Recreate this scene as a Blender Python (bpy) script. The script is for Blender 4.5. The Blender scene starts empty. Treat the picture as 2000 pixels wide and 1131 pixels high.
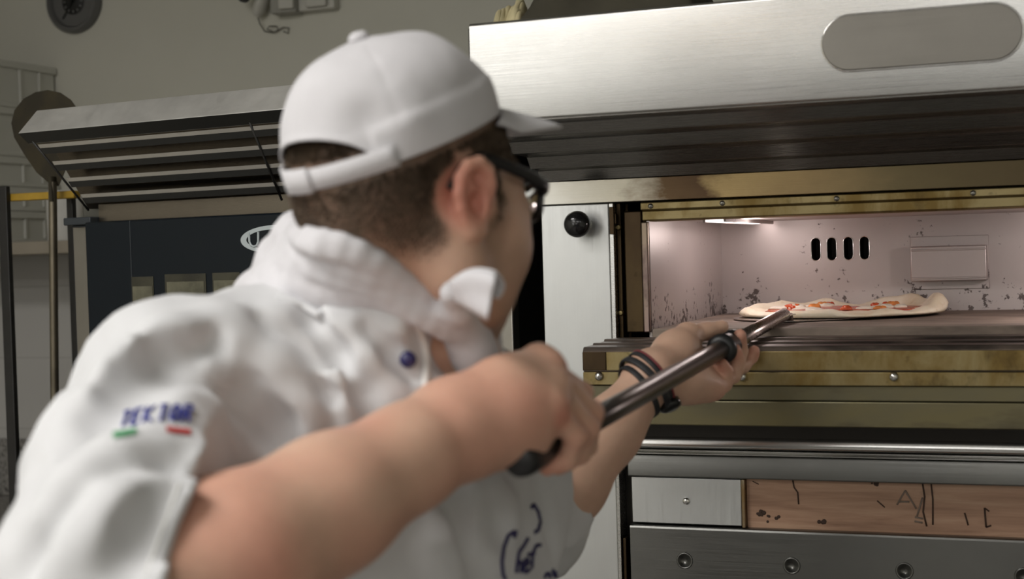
# pizza cook sliding a pizza into a deck oven
EXPOSURE = -0.12
LAMPS = [(-1.45, .18, 1.20, .60, 32, 'square ceiling lamp panel behind the cook on the left'), (-2.0, -1.4, 1.1, .60, 18, 'ceiling lamp panel near the left wall'), (1.45, -1.6, 1.2, .6, 6, 'ceiling lamp panel over the right side of the kitchen'), (-1.9, -3.0, 1.2, .60, 20, 'added ceiling fill panel beside the window'), (-.1, -2.7, 1.2, .60, 30, 'added ceiling fill panel over the middle of the kitchen')]  # the last two panels are unseen lamps added as fill
ADDED_WIN_E = 2.2
WIN_E = 2.6
OVEN_W = (.26, 1.15)
CAP_TILT, CAP_F, CAP_U = 28, -.021, .044
import bpy, bmesh, math, random
import numpy as np
from mathutils import Vector, Matrix
random.seed(7); np.random.seed(7)
C = bpy.context.scene.collection
sc = bpy.context.scene

# ------------------------------------------------------------------ camera frame (solved from the vanishing points)
F_PX = 2880.0; CX = 1000.0; CY = 565.5
_vy = np.array([2090-CX, 465-CY, F_PX]); _vy /= np.linalg.norm(_vy)
_vx = -np.array([-6670-CX, 724-CY, F_PX]); _vx -= _vy*_vx.dot(_vy); _vx /= np.linalg.norm(_vx)
_vz = np.cross(_vx, _vy)
if _vz[1] > 0: _vz = -_vz
M3 = np.stack([_vx, _vy, _vz])            # camera axes (right, down, forward) -> world
CAM = np.array([0, 0, 1.45])
def V(*a): return np.array(a, float)
def unit(v):
    v = np.asarray(v, float); return v/np.linalg.norm(v)
def D(x, y, z): return M3 @ V(x, y, z)     # a direction given as right, down, away
def P(px, py, d): return CAM + M3 @ V((px-CX)/F_PX*d, (py-CY)/F_PX*d, d)
def PY(px, py, Y):
    r = M3 @ V((px-CX)/F_PX, (py-CY)/F_PX, 1.); return CAM + r*(Y/r[1])
def PX(px, py, X):
    r = M3 @ V((px-CX)/F_PX, (py-CY)/F_PX, 1.); return CAM + r*(X/r[0])

cam_d = bpy.data.cameras.new('camera'); cam = bpy.data.objects.new('camera', cam_d); C.objects.link(cam)
cam_d.sensor_width = 36; cam_d.lens = 36*F_PX/2000; cam_d.clip_start = .02
R = Matrix(((M3[0,0], -M3[0,1], -M3[0,2]), (M3[1,0], -M3[1,1], -M3[1,2]), (M3[2,0], -M3[2,1], -M3[2,2])))
cam.matrix_world = Matrix.Translation(Vector(CAM)) @ R.to_4x4()
cam_d.dof.use_dof = True; cam_d.dof.focus_distance = 2.3; cam_d.dof.aperture_fstop = 5.0
sc.camera = cam
sc.view_settings.view_transform = 'Standard'; sc.view_settings.look = 'None'
sc.view_settings.gamma = 1; sc.view_settings.use_curve_mapping = False; sc.view_settings.exposure = EXPOSURE if 'EXPOSURE' in globals() else 0.0

# ------------------------------------------------------------------ object helpers
def tag(o, label=None, cat=None, group=None, kind=None):
    if label: o['label'] = label
    if cat: o['category'] = cat
    if group: o['group'] = group
    if kind: o['kind'] = kind
    return o
def thing(name, label, cat, loc=(0, 0, 0), group=None):
    o = bpy.data.objects.new(name, None); C.objects.link(o); o.location = Vector(loc); o.empty_display_size = .05
    o['_l'] = list(map(float, loc))
    return tag(o, label, cat, group)
def base(o):
    t = np.zeros(3)
    while o is not None:
        t = t + np.array(o.location); o = o.parent
    return t
def obj(name, bm, mat, parent=None, bevel=0, seg=2, smooth=None, loc=None, label=None):
    """links a bmesh (in world coordinates) as one mesh object; its origin sits at its parent's origin"""
    me = bpy.data.meshes.new(name)
    off = base(parent) if parent is not None else np.array(loc if loc is not None else (0, 0, 0), float)
    if isinstance(bm, bmesh.types.BMesh):
        bmesh.ops.recalc_face_normals(bm, faces=bm.faces[:])
        bmesh.ops.translate(bm, verts=bm.verts[:], vec=Vector(-off))
        bm.to_mesh(me); bm.free()
    else:
        v, f = bm
        me.from_pydata((np.asarray(v)-off).tolist(), [], [list(map(int, q)) for q in f])
    o = bpy.data.objects.new(name, me); C.objects.link(o)
    if mat is not None: me.materials.append(mat)
    if parent is not None: o.parent = parent
    else: o.location = Vector(off)
    if bevel:
        m = o.modifiers.new('bevel', 'BEVEL'); m.width = bevel; m.segments = seg; m.limit_method = 'ANGLE'; m.angle_limit = math.radians(40)
        m.harden_normals = False
    if smooth is None: smooth = bool(bevel)
    if smooth:
        me.polygons.foreach_set('use_smooth', [True]*len(me.polygons))
        if smooth != 'all':
            me.set_sharp_from_angle(angle=math.radians(38))
    if label: o['label'] = label
    return o
def struct(name, bm, mat, **k):
    o = obj(name, bm, mat, **k); o['kind'] = 'structure'; return o

def B(): return bmesh.new()
def box(bm, x0, x1, y0, y1, z0, z1, fn=None):
    vs = []
    for x in (x0, x1):
        for y in (y0, y1):
            for z in (z0, z1):
                p = (x, y, z)
                vs.append(bm.verts.new(fn(p) if fn else p))
    for q in ((0,1,3,2),(4,6,7,5),(0,4,5,1),(2,3,7,6),(0,2,6,4),(1,5,7,3)):
        bm.faces.new([vs[i] for i in q])
    return bm
def prism(bm, poly, x0, x1, fn=None):
    """poly = (y,z) outline, swept along x"""
    a = []; b = []
    for y, z in poly:
        p, q = (x0, y, z), (x1, y, z)
        a.append(bm.verts.new(fn(p) if fn else p)); b.append(bm.verts.new(fn(q) if fn else q))
    n = len(poly)
    for i in range(n):
        j = (i+1) % n
        bm.faces.new((a[i], a[j], b[j], b[i]))
    bm.faces.new(a[::-1]); bm.faces.new(b)
    return bm
def plate(bm, poly, o, ax, ay, az, t):
    """2-D outline in the (ax,ay) plane at o, thickness t along az"""
    o, ax, ay, az = map(lambda v: np.asarray(v, float), (o, ax, ay, az))
    a = [bm.verts.new(o+ax*u+ay*v) for u, v in poly]; b = [bm.verts.new(o+ax*u+ay*v+az*t) for u, v in poly]
    n = len(poly)
    for i in range(n):
        j = (i+1) % n
        bm.faces.new((a[i], a[j], b[j], b[i]))
    bm.faces.new(a[::-1]); bm.faces.new(b)
    return bm
def frame_of(d, up=(0, 0, 1)):
    d = unit(d); u = np.asarray(up, float)
    if abs(d.dot(unit(u))) > .98: u = V(1, 0, 0)
    x = unit(np.cross(u, d)); y = np.cross(d, x)
    return x, y, d
def tube(bm, pts, rad, n=12, caps=True, flat=1.0, up=(0, 0, 1), closed=False):
    pts = [np.asarray(p, float) for p in pts]
    if np.isscalar(rad): rad = [rad]*len(pts)
    rings = []
    m = len(pts); x = None
    for i, p in enumerate(pts):
        if closed: d = pts[(i+1) % m]-pts[i-1]
        else: d = pts[min(i+1, m-1)]-pts[max(i-1, 0)]
        d = unit(d)
        if x is None: x, y, _ = frame_of(d, up)
        else:
            x = unit(x-d*x.dot(d)); y = np.cross(d, x)
        rings.append([bm.verts.new(p+(x*math.cos(2*math.pi*k/n)+y*flat*math.sin(2*math.pi*k/n))*rad[i]) for k in range(n)])
    for i in range(m-1 if not closed else m):
        a, b = rings[i], rings[(i+1) % m]
        for k in range(n):
            bm.faces.new((a[k], a[(k+1) % n], b[(k+1) % n], b[k]))
    if caps and not closed:
        bm.faces.new(rings[0][::-1]); bm.faces.new(rings[-1])
    return bm
def lathe(bm, prof, o, axis, n=24):
    """prof = (radius, height along axis)"""
    o = np.asarray(o, float); x, y, d = frame_of(axis)
    rings = []
    for r, h in prof:
        if r < 1e-6: rings.append([bm.verts.new(o+d*h)])
        else: rings.append([bm.verts.new(o+d*h+(x*math.cos(2*math.pi*k/n)+y*math.sin(2*math.pi*k/n))*r) for k in range(n)])
    for a, b in zip(rings, rings[1:]):
        for k in range(n):
            q = [a[k % len(a)], a[(k+1) % len(a)], b[(k+1) % len(b)], b[k % len(b)]]
            u = []
            for v in q:
                if v not in u: u.append(v)
            if len(u) >= 3: bm.faces.new(u)
    if len(rings[0]) > 1: bm.faces.new(rings[0][::-1])
    if len(rings[-1]) > 1: bm.faces.new(rings[-1])
    return bm
def stadium(w, h, n=14):
    r = h/2; pts = []
    for k in range(n+1):
        a = math.pi/2 - math.pi*k/n
        pts.append((w/2-r+r*math.cos(a), r*math.sin(a)))
    for k in range(n+1):
        a = -math.pi/2 - math.pi*k/n
        pts.append((-w/2+r+r*math.cos(a), r*math.sin(a)))
    return pts

# ------------------------------------------------------------------ materials
class NT:
    def __init__(s, name):
        s.m = bpy.data.materials.new(name); s.m.use_nodes = True; s.t = s.m.node_tree; s.t.nodes.clear()
        s.out = s.n('ShaderNodeOutputMaterial'); s.b = s.n('ShaderNodeBsdfPrincipled'); s.l(s.b, 0, s.out, 0)
    def n(s, k, **kw):
        o = s.t.nodes.new(k)
        for a, v in kw.items(): setattr(o, a, v)
        return o
    def l(s, a, i, b, j): s.t.links.new(a.outputs[i], b.inputs[j])
    def coord(s, scale=(1, 1, 1), rot=(0, 0, 0), loc=(0, 0, 0)):
        c = s.n('ShaderNodeTexCoord'); m = s.n('ShaderNodeMapping'); s.l(c, 'Object', m, 0)
        m.inputs['Scale'].default_value = scale; m.inputs['Rotation'].default_value = rot; m.inputs['Location'].default_value = loc
        return m
    def noise(s, scale, detail=3, rough=.55, mp=None, sc=(1, 1, 1), dist=0, loc=(0, 0, 0)):
        mp = mp or s.coord(sc, loc=loc); t = s.n('ShaderNodeTexNoise'); s.l(mp, 0, t, 'Vector')
        t.inputs['Scale'].default_value = scale; t.inputs['Detail'].default_value = detail; t.inputs['Roughness'].default_value = rough
        t.inputs['Distortion'].default_value = dist
        return t
    def ramp(s, src, pts, i=0):
        r = s.n('ShaderNodeValToRGB'); e = r.color_ramp.elements
        while len(e) > 1: e.remove(e[-1])
        e[0].position = pts[0][0]; e[0].color = c4(pts[0][1])
        for p, c in pts[1:]:
            k = e.new(p); k.color = c4(c)
        s.t.links.new(src.outputs[i], r.inputs[0]); return r
    def mix(s, fac, a, b, mode='MIX'):
        m = s.n('ShaderNodeMix', data_type='RGBA', blend_type=mode)
        for v, k in ((fac, 0), (a, 6), (b, 7)):
            if isinstance(v, tuple) and len(v) == 2 and hasattr(v[0], 'outputs'): s.t.links.new(v[0].outputs[v[1]], m.inputs[k])
            elif hasattr(v, 'outputs'): s.t.links.new(v.outputs[0], m.inputs[k])
            elif k == 0: m.inputs[0].default_value = v
            else: m.inputs[k].default_value = c4(v)
        return m
    def setc(s, key, src):
        if hasattr(src, 'outputs'):
            o = src.outputs[2] if src.bl_idname == 'ShaderNodeMix' else src.outputs[0]
            s.t.links.new(o, s.b.inputs[key])
        elif isinstance(src, (tuple, list)): s.b.inputs[key].default_value = c4(src)
        else: s.b.inputs[key].default_value = src
    def bump(s, src, strength, dist=.001, i=0):
        b = s.n('ShaderNodeBump'); b.inputs['Strength'].default_value = strength; b.inputs['Distance'].default_value = dist
        s.t.links.new(src.outputs[i], b.inputs['Height']); s.l(b, 0, s.b, 'Normal'); return b
def c4(c):
    if np.isscalar(c): c = (c, c, c)
    return (c[0], c[1], c[2], 1.0) if len(c) == 3 else tuple(c)
def m2(mix):   # output of a colour mix for feeding another mix
    return (mix, 2)
def plain(name, col, rough=.5, metal=0., spec=.5, emis=None, es=0, coat=0, var=.0, vs=30, bump=0, bs=200):
    t = NT(name)
    if var:
        nz = t.noise(vs, 4); c = np.array(c4(col)[:3])
        t.setc('Base Color', t.ramp(nz, [(.3, tuple(c*(1-var))), (.7, tuple(np.minimum(c*(1+var), 1)))]))
    else: t.setc('Base Color', c4(col))
    t.setc('Roughness', rough); t.setc('Metallic', metal); t.b.inputs['Specular IOR Level'].default_value = spec
    if coat: t.b.inputs['Coat Weight'].default_value = coat; t.b.inputs['Coat Roughness'].default_value = .05
    if emis: t.setc('Emission Color', emis); t.b.inputs['Emission Strength'].default_value = es
    if bump: t.bump(t.noise(bs, 3), bump)
    return t.m
def steel(name, col=(.62, .62, .60), rough=.3, sc=(2, 60, 400), brush=.12, blot=.1, aniso=.0):
    t = NT(name)
    nz = t.noise(6, 5, .6); c = np.array(col)
    t.setc('Base Color', t.ramp(nz, [(.3, tuple(c*(1-blot))), (.7, tuple(c*(1+blot*.6)))]))
    t.setc('Metallic', 1.0)
    br = t.noise(3, 3, .6, sc=sc)
    t.setc('Roughness', t.ramp(br, [(.3, rough*.85), (.7, rough*1.2)]))
    t.bump(br, brush, .0006)
    return t.m
def heated(name, base_c, stain, dark, sx=(1.5, 4, 5), rough=.36, k=(.42, .62), loc=(0, 0, 0), fine=.35):
    """steel discoloured by years of heat: straw, bronze and scorched blotches"""
    t = NT(name)
    a = t.noise(3.2, 6, .62, sc=sx, loc=loc, dist=.4); b = t.noise(2.1, 5, .65, sc=(sx[0]*1.7, sx[1], sx[2]*2), loc=(3+loc[0], 1, 2))
    s1 = t.ramp(a, [(k[0], 0.), (k[1], 1.)]); s2 = t.ramp(b, [(.55, 0.), (.74, 1.)])
    m = t.mix(s1, base_c, stain); mm = t.mix(s2, m2(m), dark)
    sp = t.noise(60, 2, .6); s3 = t.ramp(sp, [(.66, 0.), (.74, fine)])
    m3 = t.mix(s3, m2(mm), tuple(np.array(dark)*.5))
    t.setc('Base Color', m3); t.setc('Metallic', .9); t.setc('Roughness', t.ramp(a, [(.3, rough*.85), (.7, rough*1.3)]))
    t.bump(t.noise(3, 3, sc=(2, 60, 300)), .12, .0006)
    return t.m
# ================================================================== materials of the place
M_wall = NT('painted_plaster'); 
M_wall.setc('Base Color', M_wall.ramp(M_wall.noise(2.5, 4), [(.3, (.61, .60, .525)), (.7, (.65, .64, .565))])); M_wall.setc('Roughness', .7)
M_wall.bump(M_wall.noise(180, 2), .08); M_wall = M_wall.m
def tile_mat():
    t = NT('white_wall_tiles'); mp = t.coord((1, 1, 1), rot=(math.pi/2, 0, 0))
    b = t.n('ShaderNodeTexBrick', offset=0.0); t.l(mp, 0, b, 'Vector')
    b.inputs['Scale'].default_value = 1; b.inputs['Brick Width'].default_value = .2; b.inputs['Row Height'].default_value = .2; b.inputs['Mortar Size'].default_value = .002
    b.inputs['Color1'].default_value = c4((.56, .55, .53)); b.inputs['Color2'].default_value = c4((.54, .53, .51)); b.inputs['Mortar'].default_value = c4((.46, .45, .43))
    t.setc('Base Color', b); t.setc('Roughness', .25); return t.m
M_tile = tile_mat()
M_floor = NT('grey_floor_tiles')
_b = M_floor.n('ShaderNodeTexBrick', offset=0.); M_floor.l(M_floor.coord(), 0, _b, 'Vector'); _b.inputs['Scale'].default_value = 1
_b.inputs['Brick Width'].default_value = .3; _b.inputs['Row Height'].default_value = .3; _b.inputs['Mortar Size'].default_value = .004
_b.inputs['Color1'].default_value = c4((.20, .19, .18)); _b.inputs['Color2'].default_value = c4((.23, .22, .205)); _b.inputs['Mortar'].default_value = c4((.12, .11, .1))
M_floor.setc('Base Color', _b); M_floor.setc('Roughness', .45); M_floor = M_floor.m
M_ceil = plain('ceiling_paint', (.48, .475, .45), .8, var=.03, vs=3)
M_granite = NT('speckled_granite')
_v = M_granite.n('ShaderNodeTexVoronoi'); M_granite.l(M_granite.coord(), 0, _v, 'Vector'); _v.inputs['Scale'].default_value = 170
M_granite.setc('Base Color', M_granite.mix(M_granite.ramp(M_granite.noise(120, 3), [(.4, 0.), (.6, 1.)]), M_granite.ramp(_v, [(.0, (.03, .03, .03)), (.5, (.20, .19, .18)), (1., (.5, .48, .45))], 'Color'), (.3, .29, .27)))
M_granite.setc('Roughness', .2); M_granite = M_granite.m
M_steel = steel('brushed_stainless_steel', (.58, .575, .56), .27, brush=.03)
M_steel_v = steel('satin_steel_panel', (.62, .63, .625), .42, sc=(300, 60, 3), brush=.06, blot=.05)
M_steel_p = steel('warm_grey_steel_post', (.36, .34, .31), .40, sc=(300, 300, 3), brush=.06)
M_steel_d = steel('dull_grey_steel', (.20, .20, .19), .36)
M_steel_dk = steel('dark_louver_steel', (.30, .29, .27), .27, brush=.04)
M_polish = steel('polished_steel_rail', (.75, .74, .72), .16, brush=.03)
M_black = plain('black_rubber', (.012, .012, .013), .42)
M_blackmetal = plain('black_painted_metal', (.018, .017, .016), .5, var=.2)
M_blackplastic = plain('glossy_black_plastic', (.010, .010, .011), .16)
M_lintel = heated('heat_stained_lintel', (.55, .52, .46), (.30, .20, .09), (.06, .04, .025), sx=(2.2, 4, 6), k=(.36, .56), loc=(.35, 0, .2))
M_gold = heated('bronze_heat_stained_steel', (.31, .25, .125), (.21, .145, .05), (.08, .055, .022), sx=(5, 5, 2.5), rough=.42, k=(.42, .62))
M_olive = heated('olive_heat_stained_steel', (.17, .155, .10), (.21, .18, .09), (.10, .085, .055), sx=(1.2, 3, 3), rough=.4, k=(.4, .7), fine=.0)
M_brown = heated('scorched_brown_steel', (.06, .04, .022), (.09, .062, .03), (.03, .02, .012), sx=(3, 3, 2), rough=.45)
M_scorch = heated('scorched_lip_steel', (.085, .07, .06), (.19, .15, .125), (.05, .04, .035), sx=(2, 5, 5), rough=.42)

def lintel_mat():
    t = NT('heat_stained_lintel'); c = t.n('ShaderNodeTexCoord'); x = t.n('ShaderNodeSeparateXYZ'); t.l(c, 'Object', x, 0)
    a = t.noise(9, 5, .65, sc=(1, 3, 2.2)); k = t.n('ShaderNodeMath', operation='MULTIPLY_ADD'); t.l(a, 0, k, 0); k.inputs[1].default_value = .16; k.inputs[2].default_value = -.08
    s_ = t.n('ShaderNodeMath', operation='ADD'); t.l(x, 0, s_, 0); t.l(k, 0, s_, 1); r = t.n('ShaderNodeMapRange'); t.l(s_, 0, r, 0); r.inputs[1].default_value = -.65; r.inputs[2].default_value = .5
    t.setc('Base Color', t.ramp(r, [(0, (.58, .57, .53)), (.13, (.46, .43, .35)), (.175, (.10, .065, .035)), (.235, (.08, .05, .028)), (.27, (.34, .25, .12)), (.34, (.25, .18, .09)), (.45, (.12, .095, .05)), (.6, (.085, .065, .035)), (1, (.06, .045, .025))]))
    t.setc('Metallic', .9); t.setc('Roughness', .36); t.bump(t.noise(3, 3, sc=(2, 60, 300)), .12, .0006); return t.m
def chamber_mat(name, colr, z0):
    """pinkish oven steel, with soot spatter that is thickest along the deck"""
    t = NT(name); a = t.noise(7, 4)
    basec = t.ramp(a, [(.3, tuple(np.array(colr)*.94)), (.7, tuple(np.array(colr)*1.04))])
    g = t.n('ShaderNodeNewGeometry'); s = t.n('ShaderNodeSeparateXYZ'); t.l(g, 'Position', s, 0)
    r = t.n('ShaderNodeMapRange'); t.l(s, 2, r, 0); r.inputs[1].default_value = z0; r.inputs[2].default_value = z0+.075; r.inputs[3].default_value = .21; r.inputs[4].default_value = .0
    n1 = t.noise(95, 3, .6); n2 = t.noise(22, 4, .7, sc=(1, 1, .55))
    add = t.n('ShaderNodeMath', operation='ADD'); t.l(n1, 0, add, 0); t.l(r, 0, add, 1)
    add2 = t.n('ShaderNodeMath', operation='ADD'); t.l(n2, 0, add2, 0); t.l(add, 0, add2, 1)
    sm = t.ramp(add2, [(0, 0.), (1, 1.)]); k = t.n('ShaderNodeMapRange'); t.l(add2, 0, k, 0)
    k.inputs[1].default_value = 1.22; k.inputs[2].default_value = 1.30; k.inputs[3].default_value = 0; k.inputs[4].default_value = .85
    m = t.mix(k, basec, (.05, .035, .03)); t.setc('Base Color', m)
    t.setc('Metallic', .55); t.setc('Roughness', .42); t.bump(t.noise(3, 3, sc=(40, 200, 4)), .08, .0005)
    return t.m
M_chamber = chamber_mat('pinkish_oven_steel', (.47, .425, .41), 1.336)
M_stone = NT('baking_stone')
M_stone.setc('Base Color', M_stone.ramp(M_stone.noise(5, 5, .65, sc=(1, 2.2, 3)), [(.3, (.10, .075, .06)), (.55, (.23, .18, .145)), (.75, (.33, .27, .22))])); M_stone.setc('Roughness', .75)
M_stone.bump(M_stone.noise(160, 3), .2); M_stone = M_stone.m
M_void = plain('gap_shade', (.02, .016, .012), .6)  # near-black puts the shade of slots and gaps into the colour
M_lampglass = plain('lit_lamp_glass', (1, .9, .88), .3, emis=(1, .86, .84), es=7)

# ================================================================== the room
Y0 = 2.0617; YL = 1.9017
XW0, XW1, YW0, YW1, ZC = -2.95, 2.3, -6.6, 3.4, 2.8
struct('floor', box(B(), XW0-.1, XW1+.1, YW0-.1, YW1+.1, -.1, 0), M_floor)
struct('ceiling', box(B(), XW0-.1, XW1+.1, YW0-.1, YW1+.1, ZC, ZC+.1), M_ceil)
struct('wall_back', box(B(), XW0-.1, XW1+.1, YW1, YW1+.1, 0, ZC), M_wall)
struct('wall_left', box(B(), XW0-.1, XW0, YW0, YW1, 0, ZC), M_wall)
struct('wall_right', box(B(), XW1, XW1+.1, YW0, YW1, 0, ZC), M_wall)
struct('wall_front', box(B(), XW0-.1, XW1+.1, YW0-.1, YW0, 0, ZC), plain('grey_green_paint', (.16, .165, .15), .7))
struct('trim_1', box(B(), XW0, -1.1, YW1-.008, YW1, .97, 1.50), M_tile)     # tiled band under the shelf

# ================================================================== the deck oven the pizza goes into
OV = thing('deck_oven', 'large stainless steel pizza deck oven with open lit baking chamber and overhanging hood', 'oven', (-.1, 2.4, 0))
XL, XR = -.7325, .60
# white satin side panel, full height
obj('side_panel', box(B(), XL, -.628, Y0, Y0+.03, 0.10, 1.5205), M_steel_v, OV, .0015, label='pale satin steel side panel with black knob')
obj('side_panel', box(B(), .4205, XR, Y0, Y0+.03, 0.10, 1.5205), M_steel_v, OV, .0015)
obj('jamb', box(B(), .3605, .4195, Y0+.010, Y0+.06, 1.331, 1.5205), M_brown, OV, .002)
# carcass behind it
bm = B(); box(bm, XL-.004, XL+.02, Y0+.031, 2.86, .1, 1.72); box(bm, XR-.02, XR, Y0-.1, 2.86, .1, 1.72); box(bm, XL+.02, XR-.02, 2.80, 2.86, .1, 1.72)
box(bm, XL+.021, XR-.021, Y0+.05, 2.799, 1.58, 1.72)
obj('carcass', bm, M_blackmetal, OV, .002)
for fx in (-.66, .5):
    for fy in (2.15, 2.75):
        obj('foot', lathe(B(), [(.0, 0), (.028, 0), (.028, .02), (.018, .03), (.018, .1)], (fx, fy, 0), (0, 0, 1)), M_steel_d, OV, smooth=True)
# knob
kn = PY(1120, 438, Y0-.035); kc = V(kn[0]+.004, Y0, kn[2])
KN = obj('knob', lathe(B(), [(0, .046), (.008, .0455), (.0145, .042), (.0185, .036), (.0195, .029), (.018, .022), (.013, .017), (.009, .014), (.009, .0)], kc, (0, -1, 0), 32), M_blackplastic, OV, smooth=True, label='round black control knob')
obj('knob_collar', lathe(B(), [(0, .006), (.011, .006), (.0125, .004), (.0125, 0)], kc, (0, -1, 0), 32), M_steel, KN, smooth=True)
# hood: fascia leaning back a little, overhanging the front
HT, HB = 1.7545, 1.6255; YH = 1.80; LEAN = .0
def hood_y(z): return YH + LEAN*(z-HB)/(HT-HB)
bm = B()
prism(bm, [(YH, HB), (YH-.0005, HB+.002), (hood_y(HT)-.0005, HT-.003), (hood_y(HT)+.003, HT), (2.80, HT), (2.80, HT-.025), (hood_y(HT)+.025, HT-.025), (YH+.012, HB+.004), (YH+.012, HB)], XL, XR)
HOOD = obj('hood', bm, M_steel, OV, .001, label='wide brushed steel hood fascia with faint smears')
obj('hood_end_cap', box(B(), XL-.006, XL-.0005, YH+.012, 2.80, HB+.004, HT-.004), M_blackmetal, HOOD, .001)
# oval blank plate on the fascia
n_f = unit(V(0, -(HT-HB), LEAN)); up_f = unit(V(0, LEAN, HT-HB))
pc = V((-.2707-.0433)/2-.003, hood_y(1.6905), 1.6905)
pl = obj('nameplate', plate(B(), stadium(.228, .066, 18), pc+n_f*.0012, (1, 0, 0), up_f, n_f, .005), steel('greyed_plate', (.20, .19, .17), .40), HOOD, .0012, 3, label='blank oval raised plate')
obj('nameplate_rim', plate(B(), stadium(.2315, .0695, 18), pc+n_f*.0002, (1, 0, 0), up_f, n_f, .0035), M_polish, pl, .0012, 3)
# stepped underside of the hood
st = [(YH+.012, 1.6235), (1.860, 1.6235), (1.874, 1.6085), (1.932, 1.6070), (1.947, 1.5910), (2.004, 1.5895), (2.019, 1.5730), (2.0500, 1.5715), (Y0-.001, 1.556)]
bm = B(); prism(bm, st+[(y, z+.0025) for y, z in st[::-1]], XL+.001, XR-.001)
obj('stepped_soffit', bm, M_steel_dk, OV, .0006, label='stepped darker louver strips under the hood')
# lintel over the opening
obj('lintel', box(B(), XL, XR, Y0-.002, Y0+.03, 1.5215, 1.5555), lintel_mat(), OV, .001, label='steel lintel browned by heat toward the right')
TR = obj('door_trim', prism(B(), [(Y0+.006, 1.5205), (Y0+.002, 1.519), (Y0+.002, 1.509), (Y0+.010, 1.507), (Y0+.010, 1.494), (Y0+.014, 1.492), (Y0+.05, 1.492), (Y0+.05, 1.5205)], -.5805, .36), M_gold, OV, .001, label='bronzed trim strip above the opening')
for sx in (-.565, -.46, -.30, -.12):
    obj('screw', lathe(B(), [(0, .0035), (.002, .0032), (.0036, .002), (.004, 0)], (sx, Y0+.002, 1.514), (0, -1, 0), 14), M_steel_dk, TR, smooth=True)
# left jamb of the opening
bm = B(); box(bm, -.6275, -.6205, Y0-.001, Y0+.03, 1.315, 1.5205)
JB = obj('hinge_strip', bm, M_steel, OV, .001)
bm = B(); box(bm, -.6255, -.6185, Y0-.006, Y0-.0012, 1.475, 1.515); box(bm, -.6185, -.616, Y0-.003, Y0+.006, 1.49, 1.505)
obj('hinge', bm, M_brown, JB, .0008)
bm = B(); box(bm, -.6200, -.6135, Y0+.012, Y0+.05, 1.315, 1.5205); box(bm, -.6135, -.6085, Y0+.035, Y0+.06, 1.315, 1.5205)
obj('inner_post', bm, M_brown, OV, .001)
for z in (1.485, 1.360):
    obj('post_screw', lathe(B(), [(0, .004), (.003, .0035), (.0045, .001), (.0045, 0)], (-.6168, Y0+.012, z), (0, -1, 0), 12), M_gold, OV, smooth=True)
obj('jamb', box(B(), -.6085, -.5815, Y0+.010, Y0+.06, 1.331, 1.508), M_brown, OV, .002, label='brown scorched door jamb')
obj('jamb_edge', box(B(), -.5813, -.5712, Y0+.004, Y0+.055, 1.331, 1.4915), heated('mauve_jamb_edge', (.30, .22, .20), (.36, .30, .2), (.14, .1, .09), sx=(4, 4, 2)), OV, .002)
# chamber
CH0, CH1, CZ0, CZ1, CYB = -.5705, .36, 1.336, 1.4945, 2.5425
bm = B(); box(bm, CH0-.004, CH0, Y0+.012, CYB+.004, CZ0-.02, CZ1+.004)
obj('chamber_wall', bm, M_chamber, OV, .0)
obj('chamber_wall', box(B(), CH1, CH1+.004, Y0+.012, CYB+.004, CZ0-.02, CZ1+.004), M_chamber, OV)
obj('chamber_ceiling', box(B(), CH0, CH1, Y0+.052, CYB, CZ1, CZ1+.004), M_chamber, OV)
# back wall with the four real slots
bm = B(); es = []
def loop(pts):
    vs = [bm.verts.new(p) for p in pts]
    for a, b in zip(vs, vs[1:]+vs[:1]): es.append(bm.edges.new((a, b)))
loop([(CH0, CYB, CZ0-.02), (CH1, CYB, CZ0-.02), (CH1, CYB, CZ1), (CH0, CYB, CZ1)])
SL = [-.4067, -.3799, -.3520, -.3252]
for x in SL:
    loop([(x+v, CYB, 1.4436+u) for u, v in stadium(.0385, .0155, 10)])
bmesh.ops.triangle_fill(bm, use_beauty=True, use_dissolve=True, edges=es)
obj('chamber_back', bm, M_chamber, OV)
for x in SL:
    b2 = B(); pts = [(v, u) for u, v in stadium(.0385, .0155, 10)]
    a = [b2.verts.new((x+p, CYB, 1.4436+q)) for p, q in pts]; c = [b2.verts.new((x+p, CYB+.05, 1.4436+q)) for p, q in pts]
    for i in range(len(a)):
        j = (i+1) % len(a); b2.faces.new((a[i], a[j], c[j], c[i]))
    b2.faces.new(c)
    so = obj('vent_slot', b2, M_void, OV)
    b3 = B()
    tube(b3, [(x+p*1.04, CYB-.0004, 1.4436+q*1.02) for p, q in pts], .0007, 6, closed=True)
    obj('slot_rim', b3, M_polish, so, smooth='all')
# steam cover box on the back wall
bm = B(); box(bm, -.247, -.1265, CYB-.038, CYB-.001, 1.3855, 1.4435)
SC_ = obj('steam_cover', bm, M_chamber, OV, .0025, 3, label='bent steel cover box on the chamber back')
bm = B(); box(bm, -.2485, -.125, CYB-.0035, CYB-.0005, 1.3715, 1.4595); obj('cover_flange', bm, M_chamber, SC_, .0008)
bm = B(); box(bm, -.2455, -.128, CYB-.0395, CYB-.0375, 1.3895, 1.3925); box(bm, -.2455, -.128, CYB-.0395, CYB-.0375, 1.4355, 1.4385); obj('cover_crease', bm, M_chamber, SC_, .0009)
# lamp strip on the chamber ceiling
bm = B(); box(bm, -.505, -.478, 2.15, 2.52, CZ1-.004, CZ1-.0005)
obj('oven_lamp', bm, M_lampglass, OV, .001, label='lit glass lamp strip')
bm = B(); box(bm, -.509, -.505, 2.148, 2.522, CZ1-.0055, CZ1-.0002); box(bm, -.478, -.474, 2.148, 2.522, CZ1-.0055, CZ1-.0002); obj('lamp_rim', bm, M_chamber, OV, .0006)
obj('oven_lamp', box(B(), .045, .075, 2.14, 2.36, CZ1-.004, CZ1-.0005), M_lampglass, OV, .001)
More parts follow.
